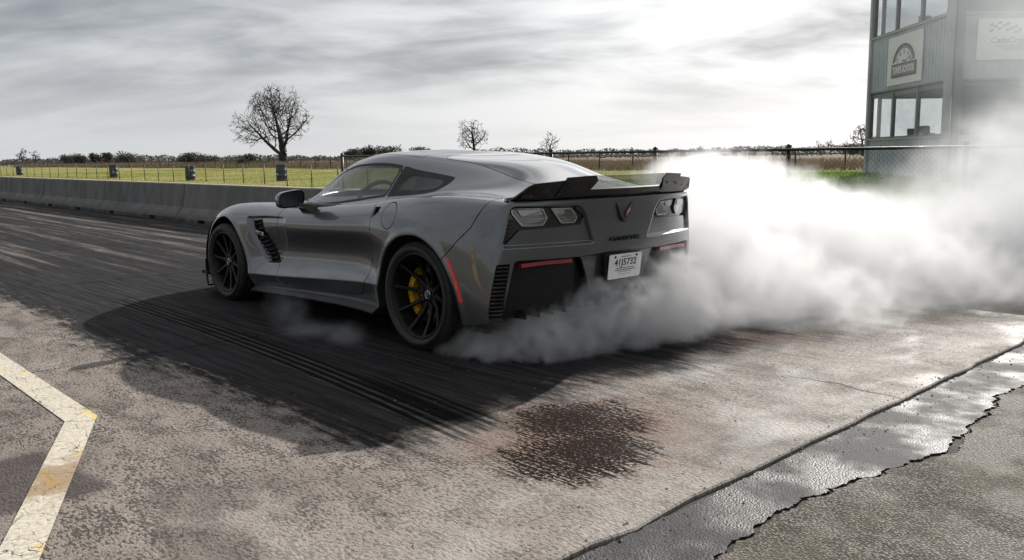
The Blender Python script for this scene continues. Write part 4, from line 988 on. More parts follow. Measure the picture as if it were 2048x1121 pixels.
# door crease: a shallow scallop between shoulder and sill
V1 = V0 + D; N1 = vnormals(V1, F0); B0 = Sf(V1, N1, F0)
def fld(S, which):                                       # projections for an already cut piece
    v = S.V; return {'xz': v[:, [0, 2]], 'yz': v[:, [1, 2]], 'xy': v[:, [0, 1]], 'wz': np.stack([v[:, 0] + v[:, 1], v[:, 2]], 1)}[which]
def region(S, which, poly, mask=None, gap=.0):
    f = poly_sdf(fld(S, which), poly)
    if mask is not None: f = np.maximum(f, mask(S.V))
    return cut(S, f, -gap, gap)
sideL = lambda v: .58 - v[:, 1]
_, B = region(B0, 'xz', archF, lambda v: .5 - v[:, 1])
_, B = region(B, 'xz', archR, lambda v: .5 - v[:, 1])
inner = B
win, B = region(B, 'xz', win_p, sideL, .0005)
qtr, B = region(B, 'xz', qtr_p, lambda v: .56 - v[:, 1], .0005)
wsh_p = round_poly([(1.69, .625), (1.84, .49), (1.97, .26), (2.02, 0), (2.02, -.2), (1.37, -.2), (1.37, 0), (1.335, .30), (1.285, .49), (1.30, .535)], .03)
wsh, B = region(B, 'xy', wsh_p, lambda v: .86 - v[:, 2], .001)
hat_p = round_poly([(.315, -.3), (.315, 0), (.305, .30), (.28, .455), (.24, .475), (.0, .43), (-.30, .41), (-.52, .40), (-.57, .38), (-.585, 0), (-.585, -.3)], .04)
hat, B = region(B, 'xy', hat_p, lambda v: .93 - v[:, 2], .003)
roof_p = round_poly([(1.33, -.3), (1.33, 0), (1.295, .30), (1.235, .50), (1.17, .535), (.44, .53), (.45, .30), (.455, -.3)], .02)
roof, B = region(B, 'xy', roof_p, lambda v: 1.05 - v[:, 2], .0035)
hood_p = round_poly([(3.40, -.3), (3.40, .0), (3.30, .35), (3.05, .60), (2.60, .68), (2.10, .69), (1.80, .66), (1.93, .48), (2.06, .25), (2.10, 0), (2.10, -.3)], .05)
hood, B = region(B, 'xy', hood_p, lambda v: .55 - v[:, 2], .0025)
vent, B = region(B, 'xz', vent_p, lambda v: .6 - v[:, 1], .0005)
fuel_c = np.array([.255, .822])
ff = np.hypot((B.V[:, 0] - fuel_c[0]) / 1.0, (B.V[:, 2] - fuel_c[1])) - .082
fuel, B = cut(B, np.maximum(ff, .5 - B.V[:, 1]), -.0030, .0030)
door, B = region(B, 'xz', door_p, lambda v: .6 - v[:, 1], .0036)
scp_p = round_poly([(.245, .934), (.20, .952), (.13, .960), (-.10, .953), (-.10, .942), (.08, .936)], .004)
scp, B = region(B, 'xz', scp_p, lambda v: np.maximum(.80 - v[:, 1], v[:, 1] - .90), .0005)
notch_p = [(.468, .868), (.385, .872), (.395, .838), (.44, .812), (.466, .80)]
ntc, B = region(B, 'xz', notch_p, lambda v: .6 - v[:, 1], .0005)
mark, B = region(B, 'xz', mark_p, lambda v: .6 - v[:, 1], .001)
bump_p = [(-.60, .95), (-.522, .782), (-.318, .600), (-.30, .50), (-.25, .05), (-1.2, .05), (-1.2, .926), (-.74, .926), (-.70, .93)]
bmp, B = region(B, 'xz', bump_p, lambda v: v[:, 0] + .25, .0032)
lamp, bmp = region(bmp, 'yz', lamp_p, lambda v: v[:, 0] + .5, .0005)
fas, bmp = region(bmp, 'yz', fasc_p, lambda v: v[:, 0] + .66, .0005)
gri, bmp = region(bmp, 'wz', gril_w, lambda v: v[:, 0] + .45, .0005)
both = lambda S: joined(S, mirrored(S))
sf_obj('body_shell', both(B), 'car_paint', car, .016)
pair('door', door, 'car_paint', car, .016)
sf_obj('rear_bumper', both(bmp), 'car_paint', car, .018)
sf_obj('roof_panel', both(roof), 'car_paint', car, .012)
sf_obj('hood', both(hood), 'car_paint', car, .012)
sf_obj('windshield', both(wsh), 'side_glass', car, .004)
sf_obj('rear_window', both(hat), 'rear_glass', car, .004)
pair('fuel_door', fuel, 'car_paint', car, .008)
for S, nm, pw in ((win, 'side_window', win_p), (qtr, 'quarter_window', qtr_p)):
    if nm == 'side_window':
        g, tr_ = region(S, 'xz', pw, lambda v: poly_sdf(v[:, [0, 2]], pw) + np.where(v[:, 2] > .85 + (1.25 - v[:, 0]) * .09, .017, .006), .0)
        m1, m2 = pair(nm, g, 'side_glass', car, .004)
    else:
        inr = round_poly([(.40, 1.062), (.25, 1.050), (.12, 1.040), (.075, 1.025), (.085, .995), (.16, .978), (.46, .962)], .03)
        g, tr_ = region(S, 'xz', inr, None, .0)
        m1, m2 = pair(nm, g, 'tint_glass', car, .004)
    for o_, s_ in ((m1, tr_), (m2, mirrored(tr_))): sf_obj('window_trim', s_, 'matte_black', o_, .010)
# inner shell behind the shut lines and round the cabin
ish, _ = cut(inner, .001 - (.0 * inner.V[:, 0] + 1.), 0, 0)
for S, pl, mk, wh in ((None, win_p, sideL, 'xz'), (None, qtr_p, lambda v: .56 - v[:, 1], 'xz'), (None, wsh_p, lambda v: .86 - v[:, 2], 'xy'), (None, hat_p, lambda v: .93 - v[:, 2], 'xy'),
                       (None, fasc_p, lambda v: v[:, 0] + .66, 'yz')):
    f = np.maximum(poly_sdf(fld(ish, wh), pl), mk(ish.V)) - .012
    _, ish = cut(ish, f, 0, 0)
ish.V = ish.V - ish.N * .030
sf_obj('inner_panel', both(ish), 'void_black', car, 0)
def pushed(S, d, dirn=None):
    return Sf(S.V - (S.N if dirn is None else np.array(dirn)) * d, S.N, S.F)
# recessed openings: intake slots, door notch, fender vents, bumper grilles
pair('intake_slot', pushed(scp, .022), 'void_black', car, 0)
pair('door_pull_notch', pushed(ntc, .028), 'void_black', car, 0)
mk = pair('side_marker', pushed(mark, -.002), 'red_marker', car, .01)
for S, sgn in ((vent, 1), (mirrored(vent), -1)):
    vo = sf_obj('fender_vent', pushed(S, .045), 'void_black', car, 0)
    pl = [(2.185, .69), (2.155, .561), (1.975, .392)]; pr = [(2.052, .708), (2.022, .628), (1.845, .405)]
    def along(pp, s):
        L = [0]; 
        for a, b in zip(pp, pp[1:]): L.append(L[-1] + math.dist(a, b))
        q = s * L[-1]
        for i in range(len(pp) - 1):
            if q <= L[i + 1] + 1e-9:
                k_ = (q - L[i]) / (L[i + 1] - L[i]); return (pp[i][0] + (pp[i + 1][0] - pp[i][0]) * k_, pp[i][1] + (pp[i + 1][1] - pp[i][1]) * k_)
    yv = lambda x: .926 - (2.1 - x) * .09
    for j in range(9):
        if j == 2: continue
        s = .07 + j * .108; a, b = along(pl, s), along(pr, s)
        q = MB().box(((a[0] + b[0]) / 2, sgn * (yv((a[0] + b[0]) / 2) - .032), (a[1] + b[1]) / 2), (math.dist(a, b) * .98, .022, .007),
                     (sgn * -.5, -math.atan2(b[1] - a[1], b[0] - a[0]), 0))
        q.build('vent_slat', 'matte_black', vo)
    a, b = along(pl, .27), along(pr, .25); c_ = ((a[0] + b[0]) / 2, sgn * (yv(2.1) - .018), (a[1] + b[1]) / 2)
    bd = MB().box(c_, (.13, .012, .030), (0, -.10, 0), .004).build('badge', 'silver', vo)
    MB().box((c_[0] + .048, c_[1] + sgn * .008, c_[2] - .004), (.02, .004, .022), (0, -.10, 0)).build('badge_insert', 'badge_red', vo)
    tm = text_mesh('Z06', .028, .0015, .0006)
    xform(tm, lambda v: Vector((c_[0] - sgn * v.x * 1.3 - .012, c_[1] + sgn * (.0075 + v.z), c_[2] + v.y - .002)))
    link('badge_lettering', tm, 'dark_chrome', vo)
for S, sgn in ((gri, 1), (mirrored(gri), -1)):
    go = sf_obj('bumper_grille', pushed(S, .05), 'void_black', car, 0)
    for j in range(13):
        z = .300 + j * .0225
        wl = np.interp(z, [.276, .39, .585], [.280, .258, .200]); wr = np.interp(z, [.276, .387, .588], [.164, .147, .100])
        P = []
        for k_ in range(4):
            wv = wl + (wr - wl) * k_ / 3; i = np.argmin((S.V[:, 0] + abs(S.V[:, 1]) * 1. if 0 else (S.V[:, 0] + np.abs(S.V[:, 1]) - wv) ** 2 + (S.V[:, 2] - z) ** 2)); P.append((S.V[i], S.N[i]))
        q = MB(); v = []
        for p_, n_ in P:
            a = p_ - n_ * .006; b = p_ - n_ * .034; h = .0042
            v += [(a[0], a[1], z - h), (a[0], a[1], z + h), (b[0], b[1], z + h + .006), (b[0], b[1], z - h + .006)]
        fcs = []
        for k_ in range(3):
            for e in range(4): fcs.append((k_ * 4 + e, k_ * 4 + (e + 1) % 4, k_ * 4 + 4 + (e + 1) % 4, k_ * 4 + 4 + e))
        fcs += [(0, 1, 2, 3), (12, 15, 14, 13)]
        q.raw(v, fcs).build('grille_slat', 'gloss_black', go)
# lower rear: black undertray opening, reflectors, exhaust
for S, sgn in ((fas, 1), (mirrored(fas), -1)):
    fo = sf_obj('rear_diffuser', Sf(S.V + np.array([.055, 0, 0]), S.N, S.F), 'matte_black', car, 0)
    # frame edge
    q = MB()
    for k_ in range(4):
        y = .40 + k_ * .11; q2 = MB().box((-.70, sgn * y, .285), (.10, .008, .05)); q2.build('strake', 'matte_black', fo)
    pts = [(.765, .572), (.60, .577), (.415, .576)]
    v = []; 
    for y, z in pts:
        x = -.75 - (.765 - y) * .17 - (.0 if y > .5 else .002)
        v += [(x - .006, sgn * y, z - .011), (x - .006, sgn * y, z + .011), (x + .03, sgn * y, z + .011), (x + .03, sgn * y, z - .011)]
    fcs = [(k_ * 4 + e, k_ * 4 + (e + 1) % 4, k_ * 4 + 4 + (e + 1) % 4, k_ * 4 + 4 + e) for k_ in range(2) for e in range(4)] + [(0, 1, 2, 3), (8, 11, 10, 9)]
    MB().raw(v, fcs).build('reflector', 'red_lens', fo)
ex = MB().box((-.70, 0, .33), (.10, .50, .13), None, .02).build('exhaust_surround', 'matte_black', car)
for y in (-.18, -.065, .065, .18):
    MB().lathe([(.040, .02), (.048, -.10), (.050, -.105), (.046, -.105), (.038, .0)], 24, 'x', (-.74, y, .33)).build('exhaust_tip', 'dark_chrome', ex)
# ---------------------------------------------------------------- tail lamps
def tail_pt(y, z, off=0.):
    i = np.argmin((V1[:, 1] - abs(y)) ** 2 + (V1[:, 2] - z) ** 2 + np.where(V1[:, 0] > -.6, 9, 0)); p_ = V1[i]; n_ = N1[i]
    return np.array([p_[0] - off, y, z])
lens_a = round_poly([(.800, .893), (.622, .890), (.590, .830), (.620, .790), (.748, .790), (.806, .868)], .012, 3)
lens_b = round_poly([(.572, .888), (.418, .882), (.368, .828), (.388, .794), (.492, .796)], .012, 3)
inn_a = [(.775, .886), (.640, .884), (.622, .850), (.752, .848)]
inn_b = [(.560, .882), (.470, .880), (.478, .850), (.545, .850)]
def lens_mesh(poly, sgn, o0, o1, shrink=.0):
    P = np.array(poly); c = P.mean(0); P = c + (P - c) * (1 - shrink); n = len(P)
    v = [tail_pt(y, z, o0) for y, z in P] + [tail_pt(y, z, o1) for y, z in P]
    v = [(p_[0], p_[1] * sgn, p_[2]) for p_ in v]
    f = [tuple(range(n, 2 * n))] + [(i, (i + 1) % n, (i + 1) % n + n, i + n) for i in range(n)]
    return MB().raw(v, f)
def ring_mesh(poly, sgn, o, wd, h):
    P = np.array(poly); c = P.mean(0); d_ = c - P; d_ /= np.linalg.norm(d_, axis=1, keepdims=True); n = len(P); I = P + d_ * wd
    v = [tail_pt(y, z, o) for y, z in P] + [tail_pt(y, z, o + h) for y, z in P] + [tail_pt(*i, o + h) * 1 for i in I] + [tail_pt(*i, o) for i in I]
    v = [(p_[0], p_[1] * sgn, p_[2]) for p_ in v]; f = []
    for r in range(3):
        for i in range(n): f.append((r * n + i, r * n + (i + 1) % n, (r + 1) * n + (i + 1) % n, (r + 1) * n + i))
    return MB().raw(v, f)
for S, sgn in ((lamp, 1), (mirrored(lamp), -1)):
    lo_ = sf_obj('tail_lamp', Sf(S.V + np.array([.016, 0, 0]), S.N, S.F), 'gloss_black', car, .0)
    for pl, ip in ((lens_a, inn_a), (lens_b, inn_b)):
        le = lens_mesh(pl, sgn, -.018, -.003).build('lamp_lens', 'smoked_lens', lo_)
        ring_mesh(pl, sgn, -.010, .008, .0085).build('lamp_ring', 'silver', lo_)
        lens_mesh(round_poly(ip, .006, 2), sgn, -.004, .0005).build('lamp_element', 'lens_inner', lo_)
    for j in range(6):                                   # small louvres beside the lamp
        z = .712 + j * .022; y = np.interp(z, [.70, .84], [.845, .822])
        p_ = tail_pt(y, z, -.006); wd = np.interp(z, [.70, .84], [.016, .03])
        MB().box((p_[0], sgn * (y - .012 - wd / 2), z), (.012, wd, .006)).build('lamp_louvre', 'matte_black', lo_)
# ---------------------------------------------------------------- emblem, lettering, number plate
em = empty('emblem'); em.parent = car
def on_tail(u, v, d_, y0, z0, tilt=0.):
    return (-.8575 - d_ - .0, y0 - u, z0 + v)
fl1 = smooth_poly([(-.052, .050), (-.044, .046), (-.030, .030), (-.016, .012), (-.006, -.012), (.004, -.044), (-.010, -.040), (-.022, -.022), (-.034, .006), (-.044, .030)], 3)
fl2 = smooth_poly([(.046, .058), (.044, .030), (.034, .006), (.020, -.012), (.008, -.030), (.004, -.044), (.000, -.028), (.004, -.004), (.012, .014), (.026, .030), (.034, .046)], 3)
MB().prism(fl1, -.01, .012, lambda u, v, d_: on_tail(u * 1.55, v * 1.18, d_, 0, .832)).build('dark_flag', 'dark_chrome', em)
MB().prism(fl2, -.01, .011, lambda u, v, d_: on_tail(u * 1.55, v * 1.18, d_, 0, .832)).build('red_flag', 'badge_red', em)
ic = [(.5 * (u - .004) + .01, .45 * v + .006) for u, v in fl2]
MB().prism(ic, .0, .0135, lambda u, v, d_: on_tail(u * 1.55, v * 1.18, d_, 0, .832)).build('silver_inlay', 'silver', em)
tm = text_mesh('CORVETTE', .050, .004, .0010, spacing=1.05)
ws = [v.co.x for v in tm.vertices]; kx = .272 / (max(ws) - min(ws))
xform(tm, lambda v: Vector((-.852 - v.z - .003, -v.x * kx - .02, .678 + v.y * .72)))
link('nameplate_lettering', tm, 'dark_chrome', car)
pz, px0 = .512, -.868
plate = MB(); plate.prism(round_poly([(-.1525, -.076), (.1525, -.076), (.1525, .076), (-.1525, .076)], .012, 4), 0, .003, lambda u, v, d_: (px0 + .010 * (v / .076) * -1 - d_, -u, pz + v))
plate = plate.build('number_plate', 'plate_white', car)
pl_pt = lambda u, v, d_: Vector((px0 - .010 * (v / .076) - .003 - d_, -u, pz + v))
MB().box((-.848, 0, pz), (.02, .33, .16), None, .004).build('plate_holder', 'matte_black', car)
tm = text_mesh('41J5732', .058, .0004, .0008); ws = [v.co.x for v in tm.vertices]; kx = .205 / (max(ws) - min(ws))
xform(tm, lambda v: pl_pt(v.x * kx, v.y + .022, .0012 + v.z)); link('plate_number', tm, 'plate_ink', plate)
for (v0, wd, hh) in ((.058, .09, .005), (-.012, .17, .006), (-.024, .19, .007), (-.036, .13, .004), (-.050, .10, .003)):
    MB().prism([(-wd / 2, v0 - hh / 2), (wd / 2, v0 - hh / 2), (wd / 2, v0 + hh / 2), (-wd / 2, v0 + hh / 2)], .0004, .0010, lambda u, v, d_: pl_pt(u, v, d_)).build('plate_print_line', 'plate_ink_pale', plate)
for u in (-.10, .10):
    p_ = pl_pt(u, .06, 0); MB().lathe([(.0, -.005), (.006, -.005), (.008, -.001), (.008, .002)], 12, 'x', tuple(p_)).build('plate_bolt', 'matte_black', plate)
# ---------------------------------------------------------------- spoiler
sp = empty('spoiler'); sp.parent = car
def sp_x(y): return -.735 - .135 * (1 - (abs(y) / .80) ** 1.8)      # rear edge of the deck in plan
lip = []                                                            # low lip across the deck
ys = np.linspace(-.77, .77, 41); v = []; f = []
for y in ys:
    x = sp_x(y); k_ = 1 - (abs(y) / .82) ** 4
    v += [(x + .12, y, .938 + .018 * k_), (x + .02, y, .955 + .022 * k_), (x - .016, y, .972 + .022 * k_), (x - .030, y, .966 + .020 * k_), (x - .022, y, .944 + .010 * k_), (x + .02, y, .930)]
n6 = 6
for i in range(len(ys) - 1):
    for e in range(n6): f.append((i * n6 + e, i * n6 + (e + 1) % n6, (i + 1) * n6 + (e + 1) % n6, (i + 1) * n6 + e))
f += [tuple(range(n6)), tuple(reversed(range((len(ys) - 1) * n6, len(ys) * n6)))]
MB().raw(v, f).build('deck_lip', 'carbon_black', sp)
for sgn in (1, -1):                                                 # tall end panels, leaning back
    def pnl(yA, yB, n=14, ztop=(1.030, 1.055), thick=.012, mat='carbon_black', name='end_panel', slope=.055, flat=False):
        v = []; f = []
        for y in np.linspace(yA, yB, n):
            s = (y - yA) / (yB - yA); x = sp_x(y) - .008
            zt = np.interp(y, [.33, .71, .74, .805], [ztop[1], ztop[0], ztop[0] - .012, .955]); zb = np.interp(y, [.33, .70, .805], [.948, .938, .930])
            xo = .045 * max(0, (y - .67) / .135) ** 1
            v += [(x - .010 + xo, sgn * y, zb), (x - .010 - slope * (zt - zb) / .1 + xo * .2, sgn * y, zt), (x - .010 + thick - slope * (zt - zb) / .1 + xo * .2, sgn * y, zt + .002), (x - .010 + thick * 2.2 + xo, sgn * y, zb)]
        for i in range(n - 1):
            for e in range(4): f.append((i * 4 + e, i * 4 + (e + 1) % 4, (i + 1) * 4 + (e + 1) % 4, (i + 1) * 4 + e))
        f += [(0, 1, 2, 3), tuple(reversed(range((n - 1) * 4, n * 4)))]
        return MB().raw(v, f).build(name, mat, sp)
    ep = pnl(.345, .805, 16)
    # overlapping wicker plate on the inner half, slotted and bolted
    v = []; f = []
    for (y, z) in ((.56, .952), (.525, 1.060), (.335, 1.068), (.305, 1.035), (.345, .975)):
        x = sp_x(y) - .026 - .055 * (z - .945) / .1; v.append((x, sgn * y, z)); v.append((x + .012, sgn * y, z))
    n5 = 5; f = [tuple(range(0, 10, 2)), tuple(reversed(range(1, 10, 2)))] + [(2 * i, 2 * i + 1, (2 * i + 3) % 10, (2 * i + 2) % 10) for i in range(n5)]
    wp = MB().raw(v, f).build('wicker_plate', 'carbon_black', sp)
    for (y, z) in ((.49, 1.005), (.365, 1.012)):
        x = sp_x(y) - .0275 - .055 * (z - .945) / .1
        MB().box((x, sgn * y, z), (.004, .007, .024), (0, .5, 0)).build('slot', 'void_black', wp)
    for (y, z) in ((.63, .985), (.715, .958), (.76, .952)):
        x = sp_x(y) - .0185 - .055 * (z - .945) / .1
        MB().lathe([(.0, -.004), (.005, -.004), (.006, .003)], 10, 'x', (x + .01 * max(0, (y - .7) / .1), sgn * y, z)).build('bolt', 'dark_chrome', ep)
v = []; f = []
for y in np.linspace(-.40, .40, 17):
    x = sp_x(y) - .012; v += [(x - .004, y, .985), (x - .055, y, 1.066), (x - .050, y, 1.067), (x + .001, y, .985)]
for i in range(16):
    for e in range(4): f.append((i * 4 + e, i * 4 + (e + 1) % 4, (i + 1) * 4 + (e + 1) % 4, (i + 1) * 4 + e))
f += [(0, 1, 2, 3), (64, 67, 66, 65)]
MB().raw(v, f).build('clear_panel', 'clear_plastic', sp)
# ---------------------------------------------------------------- sills, splitter, mirrors
for sgn in (1, -1):
    v = []; f = []
    xs = [2.215, 1.9, 1.435, .888, .6, .43]; zs = [.142, .155, .174, .187, .186, .180]; yo = [.955, .962, .968, .972, .978, .985]
    for x, z, y in zip(xs, zs, yo):
        v += [(x, sgn * .875, z + .085), (x, sgn * (y - .055), z + .036), (x, sgn * (y - .012), z + .010), (x, sgn * y, z + .004), (x, sgn * (y - .003), z - .006), (x, sgn * .86, z - .002)]
    for i in range(len(xs) - 1):
        for e in range(6): f.append((i * 6 + e, i * 6 + (e + 1) % 6, (i + 1) * 6 + (e + 1) % 6, (i + 1) * 6 + e))
    f += [tuple(range(6)), tuple(reversed(range(30, 36)))]
    MB().raw(v, f).build('side_skirt', 'carbon_black', car)
    # mirror
    mr = empty('door_mirror'); mr.parent = car
    hs = []; hf = []
    secs = [(1.455, .050, .030), (1.445, .080, .050), (1.415, .098, .060), (1.375, .104, .062), (1.352, .102, .060)]
    nn = 20
    for (x, wy, wz) in secs:
        for a in range(nn):
            an = 2 * math.pi * a / nn; cu_, su_ = math.cos(an), math.sin(an)
            e = lambda q: math.copysign(abs(q) ** .62, q)
            hs.append((x, sgn * (1.015 + wy * e(cu_)), .898 + wz * e(su_) - .012 * e(cu_)))
    for i in range(len(secs) - 1):
        for a in range(nn): hf.append((i * nn + a, i * nn + (a + 1) % nn, (i + 1) * nn + (a + 1) % nn, (i + 1) * nn + a))
    hf.append(tuple(range(nn)))
    MB().raw(hs, hf, True).build('mirror_housing', 'gloss_black', mr)
    gp = [(1.356, sgn * (1.015 + .094 * math.copysign(abs(math.cos(2 * math.pi * a / nn)) ** .62, math.cos(2 * math.pi * a / nn))),
           .898 + .053 * math.copysign(abs(math.sin(2 * math.pi * a / nn)) ** .62, math.sin(2 * math.pi * a / nn)) - .012 * math.cos(2 * math.pi * a / nn)) for a in range(nn)]
    MB().raw(gp, [tuple(range(nn))]).build('mirror_glass', 'dark_chrome', mr)
    v = []
    for (x, y, z, hx, hz_) in ((1.40, .965, .865, .035, .012), (1.38, .93, .845, .045, .016), (1.345, .895, .815, .075, .03), (1.34, .87, .81, .09, .035)):
        v += [(x + hx, sgn * y, z - hz_), (x + hx, sgn * y, z + hz_), (x - hx, sgn * y, z + hz_), (x - hx, sgn * y, z - hz_)]
    f = [(i * 4 + e, i * 4 + (e + 1) % 4, (i + 1) * 4 + (e + 1) % 4, (i + 1) * 4 + e) for i in range(3) for e in range(4)] + [(0, 1, 2, 3), (12, 15, 14, 13)]
    MB().raw(v, f).build('mirror_arm', 'gloss_black', mr)
    # splitter end fence
    MB().prism([(3.02, .10), (3.42, .10), (3.36, .20), (3.15, .26), (3.045, .33)], 0, .012, lambda u, v_, d_: (u, sgn * (.945 - max(0, u - 3.05) * .42 + d_), v_)).build('splitter_fence', 'carbon_black', car)
MB().prism([(3.02, -.95), (3.02, .95), (3.35, .82), (3.60, .50), (3.73, .2), (3.74, 0), (3.73, -.2), (3.60, -.50), (3.35, -.82)], .095, .110, lambda u, v_, d_: (u, v_, d_)).build('front_splitter', 'carbon_black', car)
MB().box((1.5, 0, .165), (4.0, 1.60, .03)).build('underbody', 'void_black', car)
MB().tube([(2.3, -.62, .82), (2.2, -.62, .95), (2.0, -.62, 1.06)], .0025, 6).build('antenna_wire', 'dark_chrome', car) if False else None
# ---------------------------------------------------------------- wheels
def tyre_mesh(rad, rim, wdt):
    h = wdt / 2; p_ = [(rim - .004, h * .82), (rim + .010, h * .93), (rim + (rad - rim) * .30, h * 1.0), (rim + (rad - rim) * .62, h * .985), (rad - .030, h * .95), (rad - .012, h * .90), (rad - .003, h * .80), (rad, h * .6)]
    for g in (.45, .15): p_ += [(rad, h * (g + .05)), (rad - .006, h * (g + .04)), (rad - .006, h * (g - .04)), (rad, h * (g - .05))]
    p_ += [(rad, 0)]; full = p_ + [(r, -y) for r, y in reversed(p_[:-1])]
    return MB().lathe(full, 72, 'y')
def make_wheel(pos, rad, rim, wdt, sgn, nsp):
    wr = empty('wheel', pos); wr.parent = car
    ty = tyre_mesh(rad, rim, wdt).build('tyre', 'tyre_rubber', wr)
    h = wdt / 2
    rm = MB().lathe([(rim + .004, h * .86), (rim - .004, h * .90), (rim - .014, h * .86), (rim - .022, h * .70), (rim - .034, h * .40), (rim - .040, -h * .3), (rim - .010, -h * .85), (rim + .004, -h * .85)], 72, 'y')
    rm = rm.build('rim', 'rim_black', wr)
    if sgn < 0: rm.scale = (1, -1, 1)
    hubd = h * .30 if rad > .33 else h * .58                       # rear wheels are deep dished
    for k_ in range(nsp):
        an = 2 * math.pi * k_ / nsp + .13
        v = []
        for (r, d_, wd, th) in ((.050, hubd, .020, .030), (.11, hubd + .006, .014, .026), (.18, hubd + (h * .80 - hubd) * .45, .011, .022), (rim - .03, h * .74, .013, .020), (rim - .012, h * .80, .017, .016)):
            for (a, b) in ((-wd, 0), (-wd * .55, .006), (wd * .55, .006), (wd, 0), (wd * .8, -th), (-wd * .8, -th)):
                x, z = r * math.cos(an) - a * math.sin(an), r * math.sin(an) + a * math.cos(an)
                v.append((x, sgn * (d_ + b), z))
        f = [(i * 6 + e, i * 6 + (e + 1) % 6, (i + 1) * 6 + (e + 1) % 6, (i + 1) * 6 + e) for i in range(4) for e in range(6)] + [tuple(range(6)), tuple(reversed(range(24, 30)))]
        MB().raw(v, f).build('spoke', 'rim_black', wr)
    MB().lathe([(.0, hubd + .004), (.046, hubd + .004), (.070, hubd - .004), (.078, hubd - .03), (.078, -h * .3)], 40, 'y').build('hub', 'rim_black', wr).scale = (1, sgn, 1)
    hc = MB().lathe([(.0, .002), (.026, .003), (.030, .0), (.031, -.02)], 28, 'y', (0, hubd + .010, 0)).build('centre_cap', 'gloss_black', wr); hc.scale = (1, sgn, 1)
    cr_ = MB().lathe([(.0225, .0035), (.025, .0060), (.0275, .0035)], 28, 'y', (0, hubd + .010, 0)).build('cap_ring', 'silver', hc)
    MB().prism([(u * .26, v_ * .26) for u, v_ in fl1], .002, .006, lambda u, v_, d_: (-u, hubd + .010 + d_, v_)).build('cap_emblem', 'silver', hc)
    MB().prism([(u * .26, v_ * .26) for u, v_ in fl2], .002, .006, lambda u, v_, d_: (-u, hubd + .010 + d_, v_)).build('cap_emblem', 'chrome', hc)
    for k_ in range(5):
        an = 2 * math.pi * k_ / 5 + .5
        MB().lathe([(.0, .012), (.008, .012), (.010, .008), (.010, -.02)], 6, 'y', (.055 * math.cos(an), hubd + .002, .055 * math.sin(an)), smooth=False).build('lug_nut', 'dark_chrome', wr).scale = (1, sgn, 1)
    bd = .0
    di = MB().lathe([(.10, .016), (.196, .016), (.196, -.016), (.10, -.016)], 64, 'y', (0, bd, 0), closed=True).build('brake_disc', 'disc_iron', wr)
    # caliper hugging the disc on the forward side
    v = []; f = []; prof = [(.160, .058), (.205, .058), (.218, .040), (.218, -.045), (.205, -.058), (.160, -.058)]
    A = np.linspace(R(-42), R(42), 9) if pos[0] > 1 else np.linspace(R(-48), R(48), 9)
    c0 = math.pi if pos[0] > 1 else 0.                              # front: behind the axle, rear: ahead of it
    for i, a in enumerate(A):
        k_ = 1 - .16 * abs(i - 4) / 4
        for (r, y) in prof: v.append((r * k_ ** .3 * math.cos(c0 + a), sgn * (bd + .004) + y * k_ , r * k_ ** .3 * math.sin(c0 + a)))
    for i in range(8):
        for e in range(6): f.append((i * 6 + e, i * 6 + (e + 1) % 6, (i + 1) * 6 + (e + 1) % 6, (i + 1) * 6 + e))
    f += [tuple(range(6)), tuple(reversed(range(48, 54)))]
    MB().raw(v, f).build('brake_caliper', 'brake_yellow', wr)
    return wr
for sgn in (1, -1):
    make_wheel((0, sgn * .792, .3375), .3375, .266, .335, sgn, 10)
    make_wheel((2.71, sgn * .803, .327), .327, .254, .285, sgn, 10)
    for cx, r_w, yy in ((0, .40, .60), (2.68, .405, .60)):         # wheel wells
        v = []; f = []; n = 18
        for i in range(n + 1):
            a = math.pi * (-.08 + 1.16 * i / n); 
            for y in (.955, yy): v.append((cx + r_w * math.cos(a), sgn * (y if y < .9 else (.955 if cx == 0 else .93)), .32 + r_w * math.sin(a)))
        f = [(2 * i, 2 * i + 1, 2 * i + 3, 2 * i + 2) for i in range(n)] + [tuple(2 * i + 1 for i in range(n + 1))]
        MB().raw(v, f, True).build('wheel_well', 'void_black', car)
# ---------------------------------------------------------------- cabin
cab = empty('cabin'); cab.parent = car
MB().box((1.58, 0, .80), (.42, 1.36, .12), (0, -.12, 0), .04).build('dashboard', 'interior_grey', cab)
MB().box((.75, 0, .36), (1.7, 1.5, .06)).build('cabin_floor', 'interior_grey', cab)
MB().box((.85, 0, .62), (1.1, .26, .20), None, .03).build('centre_console', 'interior_grey', cab)
MB().box((.10, 0, .82), (.10, 1.36, .36), None, .02).build('bulkhead', 'interior_grey', cab)
for sgn in (1, -1):
    MB().box((1.15, sgn * .80, .66), (1.2, .10, .40), None, .03).build('door_card', 'interior_grey', cab)
    MB().box((.78, sgn * .37, .50), (.52, .46, .16), None, .05).build('seat_cushion', 'interior_grey', cab)
    MB().box((.44, sgn * .37, .78), (.14, .48, .60), (0, -.28, 0), .05).build('seat_back', 'interior_grey', cab)
    MB().box((.33, sgn * .37, 1.075), (.10, .28, .10), (0, -.2, 0), .04).build('head_rest', 'interior_grey', cab)
a_ = R(62)
st = MB(); pts = [(1.24 - .18 * math.cos(2 * math.pi * i / 32) * math.cos(a_), .37 + .18 * math.sin(2 * math.pi * i / 32), .845 + .18 * math.cos(2 * math.pi * i / 32) * math.sin(a_)) for i in range(33)]
stw = st.tube(pts, .016, 8, False).build('steering_wheel', 'matte_black', cab)
MB().box((1.245, .37, .845), (.03, .15, .09), (0, -R(28), 0), .02).build('wheel_hub', 'matte_black', stw)
for yy, zz_ in ((.28, .848), (.46, .848)): MB().box((1.24, yy, zz_), (.016, .10, .022), (0, -R(28), 0), .005).build('wheel_spoke', 'silver', stw)
